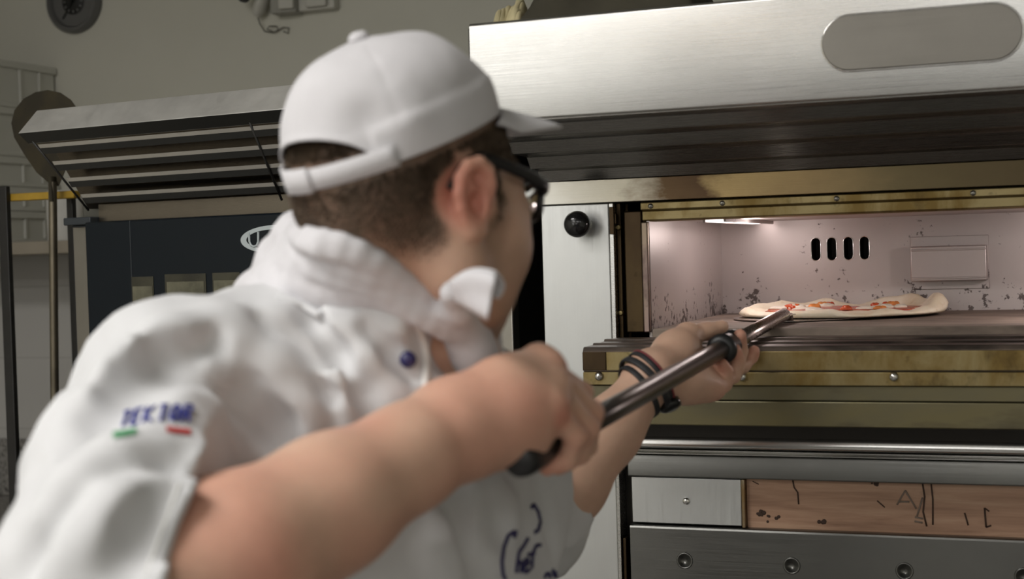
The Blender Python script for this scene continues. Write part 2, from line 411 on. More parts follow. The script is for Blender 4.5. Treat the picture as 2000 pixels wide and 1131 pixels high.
# stone deck
obj('baking_deck', box(B(), CH0+.001, CH1-.001, Y0+.008, CYB-.001, 1.3185, CZ0), M_stone, OV, .002, label='dark brown baking stone')
bm = B(); box(bm, -.6085, CH1, Y0+.010, Y0+.06, 1.300, 1.3180); obj('sill_gap', bm, M_void, OV)
# lip below the door: stepped top, stained front
lip = [(YL, 1.3165), (YL+.004, 1.3215), (YL+.045, 1.3215), (YL+.047, 1.3240), (YL+.056, 1.3240), (YL+.058, 1.3222), (YL+.098, 1.3232), (YL+.100, 1.3262), (YL+.112, 1.3262), (YL+.114, 1.3245), (Y0+.007, 1.3245), (Y0+.007, 1.288), (YL, 1.288)]
LIP = obj('sill_top', prism(B(), lip, -.6215, .42), M_scorch, OV, .0012, label='scorched stepped sill in front of the deck')
obj('sill_corner', box(B(), -.6213, -.588, YL-.0024, YL-.0002, 1.2900, 1.3152), M_brown, OV, .0008, label='scorched dark left corner of the sill')
LF = obj('sill_front', box(B(), -.5878, .4185, YL-.0022, YL-.0002, 1.2900, 1.3150), M_gold, OV, .0008, label='bronze stained front of the sill')
LB = obj('bolt_strip', box(B(), -.6215, .42, YL-.001, YL+.05, 1.2702, 1.2878), M_gold, OV, .001, label='bronze strip with two bolt heads')
for bxp in (-.5985, -.4033, -.2106, -.018, .18):
    obj('bolt', lathe(B(), [(0, .0062), (.003, .0058), (.0052, .0038), (.0062, .001), (.0062, 0)], (bxp, YL-.001, 1.2823), (0, -1, 0), 20), M_polish, LB, smooth=True)
obj('apron_strip', box(B(), -.6195, .418, YL+.004, YL+.06, 1.2505, 1.2697), M_olive, OV, .0012)
obj('apron_panel', box(B(), -.6195, .418, YL+.004, YL+.06, 1.2165, 1.2495), M_olive, OV, .0015, label='olive tinted lower apron panel')
obj('gap_back', box(B(), -.6195, .418, YL+.09, Y0+.04, 1.19, 1.262), M_void, OV)
# ---- the base below the baking deck
XB = -.6065; YB = Y0
rail = [(YB+.02, 1.1672), (YB-.022, 1.1672), (YB-.0300, 1.1685), (YB-.0328, 1.1712), (YB-.0330, 1.1735), (YB-.0327, 1.1765), (YB-.0322, 1.1800), (YB-.0313, 1.1835), (YB-.0290, 1.1875), (YB-.0220, 1.1902), (YB+.02, 1.1905)]
obj('rail', prism(B(), rail, XB+.002, .45), M_polish, OV, .0006, label='bright rounded steel rail')
obj('rail_fillet', prism(B(), [(YB-.012, 1.1665), (YB-.018, 1.1640), (YB-.018, 1.1622), (YB-.010, 1.1612), (YB-.010, 1.1600), (YB-.014, 1.1590), (YB-.014, 1.1572), (YB+.02, 1.1565), (YB+.02, 1.1665)], XB, .45), M_steel, OV, .0006)
obj('control_strip', prism(B(), [(YB-.008, 1.156), (YB-.010, 1.150), (YB-.010, 1.1235), (YB+.02, 1.1235), (YB+.02, 1.156)], XB-.001, .45), M_steel_d, OV, .002)
bx = obj('cover_plate', box(B(), XB+.003, -.4425, YB-.004, YB+.02, 1.0555, 1.1222), M_steel_v, OV, .0012, label='steel plate with one screw')
obj('screw', lathe(B(), [(0, .0045), (.003, .004), (.0052, .002), (.0055, 0)], (-.5225, YB-.004, 1.0890), (0, -1, 0), 18), M_polish, bx, smooth=True)
obj('plate_edge', box(B(), -.4420, -.4375, YB-.005, YB+.02, 1.0535, 1.1222), heated('edge_strip', (.4, .34, .24), (.3, .2, .1), (.1, .07, .04)), OV, .0008)
# wooden board in the recess, with its scorched mark
t = NT('reddish_worn_board'); g = t.noise(5, 6, .65, sc=(1, 3, 14), dist=.5); g2 = t.noise(3, 5, .6, sc=(2.2, 3, 2.2))
wc = t.ramp(g, [(.25, (.25, .135, .085)), (.5, (.42, .25, .165)), (.72, (.53, .35, .24))]); dk = t.ramp(g2, [(.60, 0.), (.72, .75)])
t.setc('Base Color', t.mix(dk, wc, (.16, .09, .06))); t.setc('Roughness', .42); t.bump(t.noise(5, 4, sc=(1, 3, 60)), .15); M_board = t.m
WB = obj('wooden_board', box(B(), -.4370, .44, YB+.006, YB+.02, 1.0520, 1.1222), M_board, OV, .001, label='reddish wooden board with dark scratches and a faint mark')
M_scr = plain('burnt_scratch', (.045, .022, .014), .7); M_mark = plain('grey_ink_mark', (.22, .17, .14), .6)
yb = YB+.0056
def wpt(px, py): p = PY(px, py, yb); return V(p[0], yb, p[2])
bm = B()
for pts, r in (([(1548, 936), (1551, 952), (1558, 962), (1560, 985)], .0011), ([(1713, 978), (1728, 991)], .0009), ([(1884, 1002), (1891, 1026)], .0012), ([(1923, 992), (1926, 1030)], .0014), ([(1926, 1030), (1936, 1026)], .0012), ([(1923, 992), (1932, 999)], .001),
               ([(1801, 938), (1806, 970), (1803, 1000), (1810, 1028)], .0013), ([(1818, 938), (1822, 975), (1822, 1025)], .0012), ([(1470, 940), (1482, 946)], .0007)):
    obj('scratch', tube(B(), [wpt(*p) for p in pts], r, 6), M_scr, WB, smooth='all')
bm = B()
for pts in ([(1768, 958), (1752, 986)], [(1768, 958), (1790, 994)], [(1756, 980), (1776, 980)], [(1802, 972), (1791, 1008)], [(1787, 1010), (1803, 1013)], [(1786, 1018), (1802, 1021)]):
    obj('ink_mark', tube(B(), [wpt(*p) for p in pts], .0013, 6), M_mark, WB, smooth='all')
bm = B()
for cx_, cy_, n_, s_ in ((1490, 1003, 7, 12), (1512, 1014, 6, 14), (1606, 1020, 5, 8), (1708, 944, 5, 7)):
    for k in range(n_):
        p = wpt(cx_+random.uniform(-s_, s_), cy_+random.uniform(-s_*.5, s_*.5)); r = random.uniform(.0014, .0034)
        obj('scorch_spot', lathe(B(), [(0, .0003), (r*.7, .00025), (r, 0)], p, (0, -1, 0), 9), M_scr, WB, smooth='all')
# bottom panel with round dimples
bm = B(); es = []
def loop2(pts):
    vs = [bm.verts.new(p) for p in pts]
    for a, b in zip(vs, vs[1:]+vs[:1]): es.append(bm.edges.new((a, b)))
yp = YB-.008; DX = [-.5261+.1533*i for i in range(6)]
loop2([(XB, yp, .55), (.45, yp, .55), (.45, yp, 1.0485), (XB, yp, 1.0485)])
for x in DX: loop2([(x+.0105*math.cos(a), yp, 1.0034+.0105*math.sin(a)) for a in np.linspace(0, 2*math.pi, 28, endpoint=False)])
bmesh.ops.triangle_fill(bm, use_beauty=True, use_dissolve=True, edges=es)
prism(bm, [(yp, 1.0485), (yp+.001, 1.0510), (yp+.004, 1.0525), (YB+.02, 1.0525), (YB+.02, 1.0495), (yp+.003, 1.0485)], XB, .45)
box(bm, XB, .45, YB+.015, YB+.02, .12, 1.049); box(bm, XB, .45, yp, YB+.014, .12, .5499)
BP = obj('bottom_panel', bm, M_steel_d, OV, label='grey steel bottom panel with a row of round dimples')
for x in DX:
    obj('dimple', lathe(B(), [(0, -.0045), (.0055, -.0045), (.0078, -.0035), (.0092, -.0005), (.0098, .0012), (.0112, .0012), (.0122, 0.0)], (x, yp, 1.0034), (0, -1, 0), 28), M_steel_d, BP, smooth='all')
# slotted upright between side panel and base
bm = B(); box(bm, -.6275, -.6225, Y0-.002, Y0+.03, .12, 1.262); obj('upright_edge', bm, M_steel, OV, .001)
bm = B(); box(bm, -.6223, XB-.0015, Y0+.03, Y0+.06, .12, 1.262); obj('upright_recess', bm, M_void, OV)
bm = B(); box(bm, -.6215, -.6165, Y0+.004, Y0+.0295, .94, 1.03); obj('upright_latch', bm, M_brown, OV, .001)

# ================================================================== cloths lying on the hood
def cloth_pile(name, label, cx, cy, w, d, h, mat, seed, amp, over=0):
    rng = np.random.default_rng(seed); n, m = 46, 30; vs = []; fs = []
    ph = rng.uniform(0, 6.28, 8); fr = rng.uniform(4, 13, 8); an = rng.uniform(0, 3.14, 8)
    for j in range(m):
        for i in range(n):
            u, v = i/(n-1)*2-1, j/(m-1)*2-1
            f = sum(math.sin(fr[k]*(u*math.cos(an[k])+v*math.sin(an[k]))+ph[k]) for k in range(8))/8
            g = sum(math.sin(1.7*fr[k]*(u*math.sin(an[k])-v*math.cos(an[k]))+ph[k]*2) for k in range(8))/8
            e = max(0, 1-max(abs(u), abs(v))**4)
            z = HT+.0012+e**.6*h*(.62+.5*f)+e*amp*abs(g)
            x = cx+u*w/2*(1+.07*g); y = cy+v*d/2*(1+.08*f)
            vs.append((x, y, z))
    for j in range(m-1):
        for i in range(n-1):
            a = j*n+i; fs.append((a, a+1, a+n+1, a+n))
    o = obj(name, (vs, fs), mat, None, smooth='all', loc=(cx, cy, HT))
    s = o.modifiers.new('thickness', 'SOLIDIFY'); s.thickness = .003; s.offset = 1
    ss = o.modifiers.new('sub', 'SUBSURF'); ss.levels = ss.render_levels = 1
    return tag(o, label, 'cloth')
M_cl1 = plain('dark_olive_cloth', (.045, .040, .026), .9, var=.35, vs=9, bump=.3)
M_cl2 = plain('cream_cloth', (.50, .44, .26), .9, var=.25, vs=14, bump=.3)
cloth_pile('folded_cloth', 'crumpled dark olive cloth lying along the top of the oven hood', -.561, 1.925, .235, .17, .075, M_cl1, 3, .02)
cloth_pile('cream_towel', 'cream cloth lying on the hood beside the dark olive cloth', -.7115, 1.95, .036, .13, .050, M_cl2, 8, .018)

# ================================================================== left oven
yaw = math.radians(8); pv = PY(143, 440, 2.285)[:2]
du = V(math.cos(yaw), -math.sin(yaw), 0); dw = V(math.sin(yaw), math.cos(yaw), 0); PV = V(pv[0], pv[1], 0)
def LT(p): return tuple(PV+du*p[0]+dw*p[1]+V(0, 0, p[2]))
def UZ(px, py, w=0.):
    r = M3 @ V((px-CX)/F_PX, (py-CY)/F_PX, 1.); k = ((PV+dw*w)-CAM).dot(dw)/r.dot(dw); q = CAM+r*k
    return (q-PV).dot(du), q[2]
CO = thing('convection_oven', 'convection oven with dark glass door and louvered steel hood left of the pizza oven', 'oven', LT((.43, .4, 0)))
uR = UZ(1003, 640)[0]; uGL = UZ(190, 480)[0]; uGR = UZ(951, 640)[0]; zG = UZ(257, 431)[1]
uH0 = .022; uH1 = uR+.01
zA, zB_, zC_, zD = 1.7335, 1.6905, 1.6725, 1.5560; wA, wB, wC, wD = -.100, -.145, -.122, -.012
def lbox(u0, u1, w0, w1, z0, z1, bm=None): return box(bm or B(), u0, u1, w0, w1, z0, z1, LT)
def lprism(poly, u0, u1, bm=None): return prism(bm or B(), poly, u0, u1, LT)
M_navy = plain('dark_navy_glass', (.007, .011, .016), .05, spec=.25)
M_navycap = plain('dark_blue_grey_plastic', (.035, .042, .05), .5)
obj('casing', lbox(.004, uR-.004, .02, .47, .12, 1.70), M_steel_d, CO, .003)
obj('side_post', lbox(0, uGL-.002, -.002, .02, .12, zG-.006), M_steel_p, CO, .002)
obj('side_post', lbox(uGR+.002, uR, -.002, .02, .12, zG+.02), M_steel_p, CO, .002)
bm = lbox(-.003, uGL+.006, -.022, .02, zG-.004, zG+.010); lbox(.012, uGL+.02, -.016, .02, zG-.008, zG-.0042, bm); obj('hinge_cap', bm, M_navycap, CO, .002)
obj('front_strip', lbox(uGL+.007, uR, -.001, .02, zG+.0005, 1.565), steel('brownish_steel_strip', (.24, .21, .175), .3), CO, .001)
DO = obj('glass_door', lbox(uGL, uGR, -.030, .018, .62, zG), M_navy, CO, .003, label='dark navy glass door')
# the room's reflection, painted on the glass as pale patches
M_refl = plain('olive_reflection', (.038, .036, .022), .12, var=.5, vs=14, coat=.4)
M_refl_pale = plain('pale_reflection', (.13, .125, .085), .3, var=.35, vs=40)
for (xa, xb, ya, yb_) in ((257, 302, 541, 612), (322, 404, 536, 592), (415, 470, 533, 590), (480, 560, 530, 588)):
    a = UZ(xa, ya, -.0305); b = UZ(xb, yb_, -.0305)
    pn = obj('glass_reflection', lbox(a[0], b[0], -.0312, -.0302, b[1], a[1]), M_refl, DO)
    w = b[0]-a[0]; h = a[1]-b[1]
    bm = lbox(a[0]+w*.05, b[0]-w*.05, -.0318, -.0313, b[1]+h*.30, b[1]+h*.74)
    obj('reflection_patch', bm, M_refl_pale, pn)
obj('door_seam', lbox(UZ(257, 500, -.03)[0]-.002, UZ(257, 500, -.03)[0], -.0308, -.0300, .66, zG-.001), M_navycap, DO)
# ring logo with its U
M_logo = plain('pale_grey_print', (.52, .58, .60), .4)
lu, lz = UZ(534, 467, -.031)
bm = B(); rx, rz = (lu-UZ(470, 470, -.031)[0]), .0235; n = 48
ring_o = [LT((lu+rx*math.cos(a), -.0312, lz+rz*math.sin(a))) for a in np.linspace(0, 2*math.pi, n, endpoint=False)]
ring_i = [LT((lu-.0015+rx*.80*math.cos(a), -.0312, lz+rz*.70*math.sin(a))) for a in np.linspace(0, 2*math.pi, n, endpoint=False)]
vo = [bm.verts.new(p) for p in ring_o]; vi = [bm.verts.new(p) for p in ring_i]
for i in range(n): bm.faces.new((vo[i], vo[(i+1) % n], vi[(i+1) % n], vi[i]))
LG = obj('door_emblem', bm, M_logo, DO)
bm = B(); ux = UZ(487, 470, -.031)[0]; hw = .0065
tube(bm, [LT((ux, -.0312, lz+.013)), LT((ux+.0005, -.0312, lz-.003)), LT((ux+.004, -.0312, lz-.0095)), LT((ux+.010, -.0312, lz-.0115)), LT((ux+.016, -.0312, lz-.0095)), LT((ux+.0195, -.0312, lz-.003)), LT((ux+.020, -.0312, lz+.013))], .0021, 6)
obj('letter', bm, M_logo, LG, smooth='all')
# hood
M_scr_hood = steel('scratched_hood_steel', (.74, .73, .70), .45, sc=(30, 30, 4), brush=.25, blot=.22); M_scr_hood.node_tree.nodes['Principled BSDF'].inputs['Metallic'].default_value = .55
HO = obj('louver_hood', lprism([(wA, zA), (wB, zB_), (wB+.001, zB_-.002), (wC, zC_), (wC+.006, zC_+.003), (wB+.006, zB_-.0005), (wA+.003, zA-.004), (.46, zA-.004), (.46, zA)], uH0, uH1), M_scr_hood, CO, .001, label='slanted steel canopy over the louvers')
obj('hood_band', lprism([(wB-.0012, zB_-.001), (wC-.0012, zC_+.0005), (wC, zC_+.0015), (wB+.0005, zB_-.0005)], uH0+.001, uH1-.001), plain('graphite_band', (.055, .055, .052), .35, .6), HO)
obj('hood_back', lprism([(wC+.035, zC_+.012), (wD+.02, zD+.002), (wD+.03, zD+.002), (wC+.045, zC_+.012)], uH0+.01, uH1-.004), steel('brown_louver_backing', (.19, .16, .125), .30), CO, 0)
M_slat = steel('louver_slat_steel', (.66, .63, .58), .22, brush=.04); M_slat.node_tree.nodes['Principled BSDF'].inputs['Metallic'].default_value = .6
M_slatshade = plain('slat_shade', (.05, .05, .048), .35, .5)  # down-facing lips get their shade as a near-black colour
for i in range(4):
    k = (i+.08)/4.0; w0 = wC+(wD-wC)*k; z0 = zC_+(zD-zC_)*k
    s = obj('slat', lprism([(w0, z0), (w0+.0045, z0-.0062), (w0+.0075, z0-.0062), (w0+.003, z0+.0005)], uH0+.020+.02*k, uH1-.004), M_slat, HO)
    obj('slat_lip', lprism([(w0+.0046, z0-.0064), (w0+.0125, z0-.0165), (w0+.0150, z0-.0160), (w0+.0078, z0-.0064)], uH0+.020+.02*k, uH1-.004), M_slatshade, s)
for (ua, ub) in ((uH0+.014, uH0+.034), (UZ(491, 248, wC)[0], UZ(553, 384, wD)[0])):
    obj('hood_rod', tube(B(), [LT((ua, wC-.004, zC_+.004)), LT((ub, wD-.004, zD-.002))], .0022, 8), M_blackmetal, HO, smooth='all')
obj('stand', lbox(.0, uR, .0, .47, .0, .118), M_blackmetal, CO, .003)

# ================================================================== peel rack at the far left
YR = 2.45
RK = thing('peel_rack', 'black metal peel rack with a yellow top bar left of the convection oven', 'rack', (-2.0, YR, 0))
x0r = -2.30
M_yel = plain('scuffed_yellow_paint', (.50, .31, .03), .5, var=.2, vs=20)
obj('top_bar', box(B(), x0r, -1.868, YR+.012, YR+.034, 1.5895, 1.6045), M_yel, RK, .002, label='yellow top bar')
for x in (-2.034, -2.27):
    obj('upright', box(B(), x-.011, x+.011, YR-.002, YR+.011, 0, 1.62), M_blackmetal, RK, .0015)
for z in (.35,):
    obj('cross_bar', box(B(), x0r, -1.868, YR+.012, YR+.030, z, z+.02), M_blackmetal, RK, .002)
obj('upright', box(B(), -1.905, -1.890, YR+.035, YR+.048, 0, 1.605), M_blackmetal, RK, .0015)
obj('base_plate', box(B(), x0r, -1.80, YR-.12, YR+.14, 0.0, .012), M_blackmetal, RK, .002)
M_peel = heated('tarnished_peel_steel', (.042, .036, .024), (.07, .058, .034), (.02, .016, .012), sx=(4, 4, 3), rough=.6); M_peel.node_tree.nodes['Principled BSDF'].inputs['Metallic'].default_value = .5
PE = thing('turning_peel', 'small round turning peel with tarnished blade hanging on the yellow rack bar', 'peel', (-1.93, YR, 0.02))
out = []
for px, py in ((92, 363), (62, 336), (38, 300), (20, 268), (15, 240), (22, 214), (40, 192), (64, 179), (88, 175), (112, 180), (132, 194), (146, 214), (152, 240), (147, 268), (134, 300), (118, 332), (104, 363)):
    p = PY(px, py, YR-.03); out.append((p[0], p[2]))
cs = [(x, z) for x, z in out]
bm = B(); a = [bm.verts.new((x, YR-.012-.04*(z-1.6), z)) for x, z in cs]; f = bm.faces.new(a)
r = bmesh.ops.inset_region(bm, faces=[f], thickness=.006, depth=0); bmesh.ops.solidify(bm, geom=bm.faces[:], thickness=.0016)
obj('blade', bm, M_peel, PE, smooth=True)
q0 = PY(96, 345, YR-.03); q1 = PY(104, 880, YR-.03)
hb = (q0+(q1-q0)*2.9)
obj('socket', tube(B(), [(q0[0], YR-.020, q0[2]), (q0[0]+.001, YR-.022, q0[2]-.05)], [.010, .0085], 12, flat=.6), M_peel, PE, smooth=True)
obj('handle', tube(B(), [(q0[0], YR-.020, q0[2]-.01), (q1[0], YR-.024, q1[2]), (q1[0]+.02, YR-.03, .03)], .0085, 12), plain('worn_peel_handle', (.20, .175, .13), .35, .8, var=.25, vs=12), PE, smooth=True)
qc = PY(97, 838, YR-.03)
bm = lathe(B(), [(0, -.012), (.014, -.011), (.016, -.006), (.016, .006), (.014, .011), (0, .012)], (qc[0]-.012, YR-.026, qc[2]), (1, 0, 0), 18); obj('clamp', bm, M_black, PE, smooth=True)

# ================================================================== back wall shelf, counter, clock, sockets
SHY = 3.07
sh = struct('trim_2', box(B(), XW0+.001, -1.62, SHY, YW1-.001, 1.487, 1.519), plain('beige_shelf_board', (.34, .30, .24), .6, var=.1, vs=6), bevel=.002)
ct = thing('granite_counter', 'grey speckled granite counter with low upstand against the tiled wall', 'counter', (-2.3, 3.1, 0))
obj('worktop', box(B(), XW0+.002, -1.72, 2.86, YW1-.002, .775, .812), M_granite, ct, .003)
obj('upstand', box(B(), XW0+.002, -1.72, YW1-.032, YW1-.010, .8125, .972), M_granite, ct, .002)
obj('cabinet', box(B(), XW0+.003, -1.722, 2.90, YW1-.003, .0, .774), plain('beige_cupboard', (.33, .30, .24), .5), ct, .002)

M_crate = plain('white_plastic_crate', (.60, .60, .55), .45, var=.03, vs=5)
def crate(z0, h, label, yb0=3.075, x1=-2.625, seed=0):
    r = thing('dough_crate', label, 'crate', (x1-.14, 3.22, z0), 'white dough crates stacked on the wall shelf')
    xa, ya, yb1 = XW0+.012, yb0, YW1-.010
    bm = B()
    outer = [(xa, ya), (x1, ya), (x1, yb1), (xa, yb1)]
    t_ = .006
    box(bm, xa, x1, ya, ya+t_, z0, z0+h-.002); box(bm, xa, x1, yb1-t_, yb1, z0, z0+h-.002)
    box(bm, xa, xa+t_, ya+t_, yb1-t_, z0, z0+h-.002); box(bm, x1-t_, x1, ya+t_, yb1-t_, z0, z0+h-.002); box(bm, xa+t_, x1-t_, ya+t_, yb1-t_, z0, z0+.006)
    obj('body', bm, M_crate, r)
    bm = B(); e = .007
    box(bm, xa-.004, x1+e, ya-e, ya, z0+h-.018, z0+h); box(bm, x1+.0002, x1+e, ya, yb1+.004, z0+h-.018, z0+h)
    box(bm, x1+.0002, x1+e*.7, ya, yb1+.004, z0+.001, z0+.012)
    obj('rim', bm, M_crate, r, .001)
    for y in (ya+.055, ya+.17, ya+.25):
        obj('rib', box(B(), x1+.0002, x1+.006, y-.003, y+.003, z0+.013, z0+h-.019), M_crate, r)
    for x in (x1-.05, x1-.14):
        obj('rib', box(B(), x-.003, x+.003, ya-.006, ya-.0002, z0+.001, z0+h-.019), M_crate, r)
z = 1.5195
for h, lb in ((.085, 'white plastic dough crate lowest in the shelf stack, beside the paper roll'), (.065, 'shallow white dough crate second from the bottom of the shelf stack'), (.080, 'white plastic dough crate second from the top, behind the round peel blade'),
              (.130, 'deep white plastic dough crate second highest, hidden partly by the peel blade'), (.125, 'deep white ribbed dough crate topmost of the stack on the wall shelf')):
    crate(z, h-.001, lb); z += h
pr = thing('paper_roll', 'upright white paper roll on the shelf beside the dough crates', 'paper roll', tuple(PY(130, 455, 3.16)*V(1, 1, 0)+V(0, 0, 1.5195)))
pb = np.array(pr.location)
obj('paper', lathe(B(), [(.018, .0), (.046, 0), (.0475, .003), (.0475, .125), (.046, .128), (.018, .128)], pb, (0, 0, 1), 36), plain('white_paper', (.66, .65, .62), .9, var=.04), pr, smooth=True)
obj('core', lathe(B(), [(.0165, .001), (.0175, .001), (.0175, .129), (.0165, .129)], pb, (0, 0, 1), 24), plain('card_core', (.32, .23, .15), .8), pr, smooth=True)

ck = PY(140, 2, YW1-.02); CR = .115
ck = V(ck[0], YW1, ck[2]); CR = .0865
CLK = thing('wall_clock', 'round wall clock with grey rim and black centre on the back wall', 'clock', tuple(ck))
nY = (0, -1, 0)
obj('dial', lathe(B(), [(0, .012), (CR*.86, .012), (CR*.86, .001), (0, .001)], ck, nY, 48), plain('pale_clock_dial', (.42, .41, .36), .6), CLK, smooth=True)
obj('rim', lathe(B(), [(CR*.78, .0125), (CR*.80, .020), (CR*.86, .026), (CR*.93, .026), (CR, .018), (CR, .001), (CR*.87, .001), (CR*.87, .0122)], ck, nY, 64), plain('dark_grey_clock_rim', (.15, .15, .148), .4, .2), CLK, smooth=True)
HBK = obj('centre_disc', lathe(B(), [(0, .0150), (CR*.40, .0150), (CR*.42, .0140), (CR*.42, .0121), (0, .0121)], ck, nY, 40), plain('black_clock_centre', (.012, .012, .012), .5), CLK, smooth=True)
bm = B()
for k in range(12):
    a = 2*math.pi*k/12; box(bm, -.0012, .0012, -.0156, -.0151, CR*.29, CR*.36, lambda p, a=a: (ck[0]+p[0]*math.cos(a)+p[2]*math.sin(a), ck[1]+p[1], ck[2]-p[0]*math.sin(a)+p[2]*math.cos(a)))
obj('hour_mark', bm, plain('grey_marks', (.3, .3, .29), .5), HBK)
for a, l, w in ((.9, CR*.5, .003), (2.2+1.6, CR*.66, .0022)):
    obj('hand', box(B(), -w, w, -.0172, -.0160, -.008, l, lambda p, a=a: (ck[0]+p[0]*math.cos(a)+p[2]*math.sin(a), ck[1]+p[1], ck[2]-p[0]*math.sin(a)+p[2]*math.cos(a))), M_black, CLK)

M_wplast = plain('white_socket_plastic', (.56, .55, .50), .4)
def wp(px, py, y=YW1): p = PY(px, py, y); return V(p[0], y, p[2])
a, b = wp(594, 26), wp(662, -40)
SK = thing('wall_socket', 'double wall socket box with raised white covers on the back wall', 'socket', tuple(V((a[0]+b[0])/2, YW1, a[2])))
obj('back_box', box(B(), a[0], b[0], YW1-.032, YW1-.0005, a[2], b[2]), M_wplast, SK, .004, 3)
obj('cover', box(B(), wp(612, 20)[0], wp(652, 20)[0], YW1-.046, YW1-.0325, a[2]+.006, b[2]-.006), M_wplast, SK, .004, 3)
a, b = wp(546, 36), wp(594, -40)
SK2 = thing('adapter_block', 'pale grey adapter block plugged in between the plug and the wall socket', 'adapter', tuple(V((a[0]+b[0])/2, YW1, a[2])))
obj('block', box(B(), a[0], b[0]-.001, YW1-.05, YW1-.0005, a[2]+.004, b[2]), plain('grey_plastic_block', (.34, .335, .30), .45), SK2, .005, 3)
obj('front_cover', box(B(), wp(566, 20)[0], b[0]-.002, YW1-.062, YW1-.0505, a[2]+.012, b[2]), M_wplast, SK2, .004, 3)
c0, c1 = wp(512, 34), wp(530, -10)
PGL = thing('power_plug', 'white angled power plug with black cord end beside the adapter', 'plug', tuple(wp(518, 20)))
ax_ = unit(c1-c0)
obj('plug_body', tube(B(), [V(c0[0], YW1-.028, c0[2]), V(c0[0], YW1-.028, c0[2])+ax_*.012, V(c0[0], YW1-.03, c0[2])+ax_*.045, V(c0[0], YW1-.03, c0[2])+ax_*.07], [.012, .020, .021, .017], 16, flat=.8), M_wplast, PGL, smooth=True)
pc_ = wp(500, 0)
obj('cord_ring', lathe(B(), [(.008, .0), (.0155, 0), (.0155, .012), (.008, .012)], (pc_[0], YW1-.054, pc_[2]), (0, -1, 0), 24), M_blackmetal, PGL, smooth=True)
obj('cord', tube(B(), [V(p[0], YW1-yy, p[2]) for p, yy in ((wp(515, 38), .028), (wp(515, 48), .02), (wp(520, 62), .008), (wp(535, 64), .006), (wp(546, 60), .006), (wp(543, 52), .008), (wp(530, 52), .010), (wp(526, 58), .012), (wp(540, 64), .012), (wp(556, 54), .008), (wp(566, 55), .006), (wp(565, 66), .006), (wp(556, 62), .006))], .0018, 7), plain('grey_cord', (.16, .155, .13), .6), PGL, smooth='all')

# ================================================================== ceiling lamps (the room's own light plus added fill panels)
M_diff = plain('lit_diffuser', (.9, .9, .9), .5, emis=(1., .97, .93), es=2.2)
M_house = plain('white_lamp_housing', (.7, .7, .7), .4)
def lamp(x, y, lx, ly, power, label, col=(1., .97, .93)):
    r = thing('ceiling_lamp', label, 'lamp', (x, y, ZC))
    obj('housing', box(B(), x-lx/2-.02, x+lx/2+.02, y-ly/2-.02, y+ly/2+.02, ZC-.06, ZC-.0005), M_house, r, .004)
    obj('diffuser', box(B(), x-lx/2, x+lx/2, y-ly/2, y+ly/2, ZC-.066, ZC-.0605), M_diff, r, .002)
    ld = bpy.data.lights.new('lamp_light', 'AREA'); ld.shape = 'RECTANGLE'; ld.size = lx; ld.size_y = ly; ld.energy = power; r['category'] = 'lamp'; ld.color = col
    lo = bpy.data.objects.new('lamp_light', ld); C.objects.link(lo); lo.location = (0, 0, -.072); lo.parent = r
for a_ in LAMPS: lamp(*a_)
# daylight window far down the left wall
wy0, wy1, wz0, wz1 = -6.2, -2.6, 1.0, 2.62
bm = B()
for y in (wy0, (wy0*2+wy1)/3, (wy0+wy1*2)/3, wy1): box(bm, XW0-.01, XW0+.035, y-.03, y+.03, wz0-.03, wz1+.03)
for z in (wz0, wz1): box(bm, XW0-.01, XW0+.034, wy0-.03, wy1+.03, z-.03, z+.03)
wf = struct('window_1', bm, M_house)
pn_ = obj('pane', box(B(), XW0+.002, XW0+.008, wy0, wy1, wz0, wz1), plain('daylit_frosted_pane', (.8, .85, .9), .4, emis=(1., .975, .93), es=WIN_E), wf)
bm = B(); fx0, fx1, fz0, fz1 = -1.7, 1.5, 1.5, 2.3  # unseen window added for a rail highlight and front fill
for k in range(4): x = fx0+(fx1-fx0)*k/3; box(bm, x-.03, x+.03, YW0-.01, YW0+.035, fz0-.03, fz1+.03)
for z in (fz0, fz1): box(bm, fx0-.03, fx1+.03, YW0-.01, YW0+.034, z-.03, z+.03)
wf = struct('added_window', bm, M_house)
obj('pane', box(B(), fx0, fx1, YW0+.002, YW0+.008, fz0, fz1), plain('added_lit_pane', (.8, .85, .9), .4, emis=(1., .975, .93), es=ADDED_WIN_E), wf)
wl = thing('added_wall_lamp', 'narrow warm lamp added on the far end wall for a streak on the hood', 'lamp', (-2.1, YW0, 2.3))  # unseen lamp added for a warm streak on the hood
obj('back_plate', box(B(), -2.20, -2.00, YW0+.001, YW0+.02, 2.25, 2.795), M_house, wl, .003)
obj('lamp_shade', box(B(), -2.18, -2.02, YW0+.0205, YW0+.09, 2.28, 2.78), plain('warm_lit_shade', (.9, .7, .4), .5, emis=(1., .68, .36), es=7), wl, .01)
def point(name, loc, power, col, rad=.02, parent=None):
    ld = bpy.data.lights.new(name, 'POINT'); ld.energy = power; r['category'] = 'lamp'; ld.color = col; ld.shadow_soft_size = rad
    lo = bpy.data.objects.new(name, ld); C.objects.link(lo); lo.location = Vector(np.array(loc)-(base(parent) if parent else 0)); lo.parent = parent; return lo
point('oven_light', (-.47, 2.30, 1.475), OVEN_W[0], (1., .87, .84), .015, OV)
point('oven_light', (.06, 2.20, 1.474), OVEN_W[1], (1., .87, .84), .015, OV)
w = bpy.data.worlds.new('world'); sc.world = w; w.use_nodes = True
w.node_tree.nodes['Background'].inputs[0].default_value = (.5, .52, .55, 1); w.node_tree.nodes['Background'].inputs[1].default_value = .15
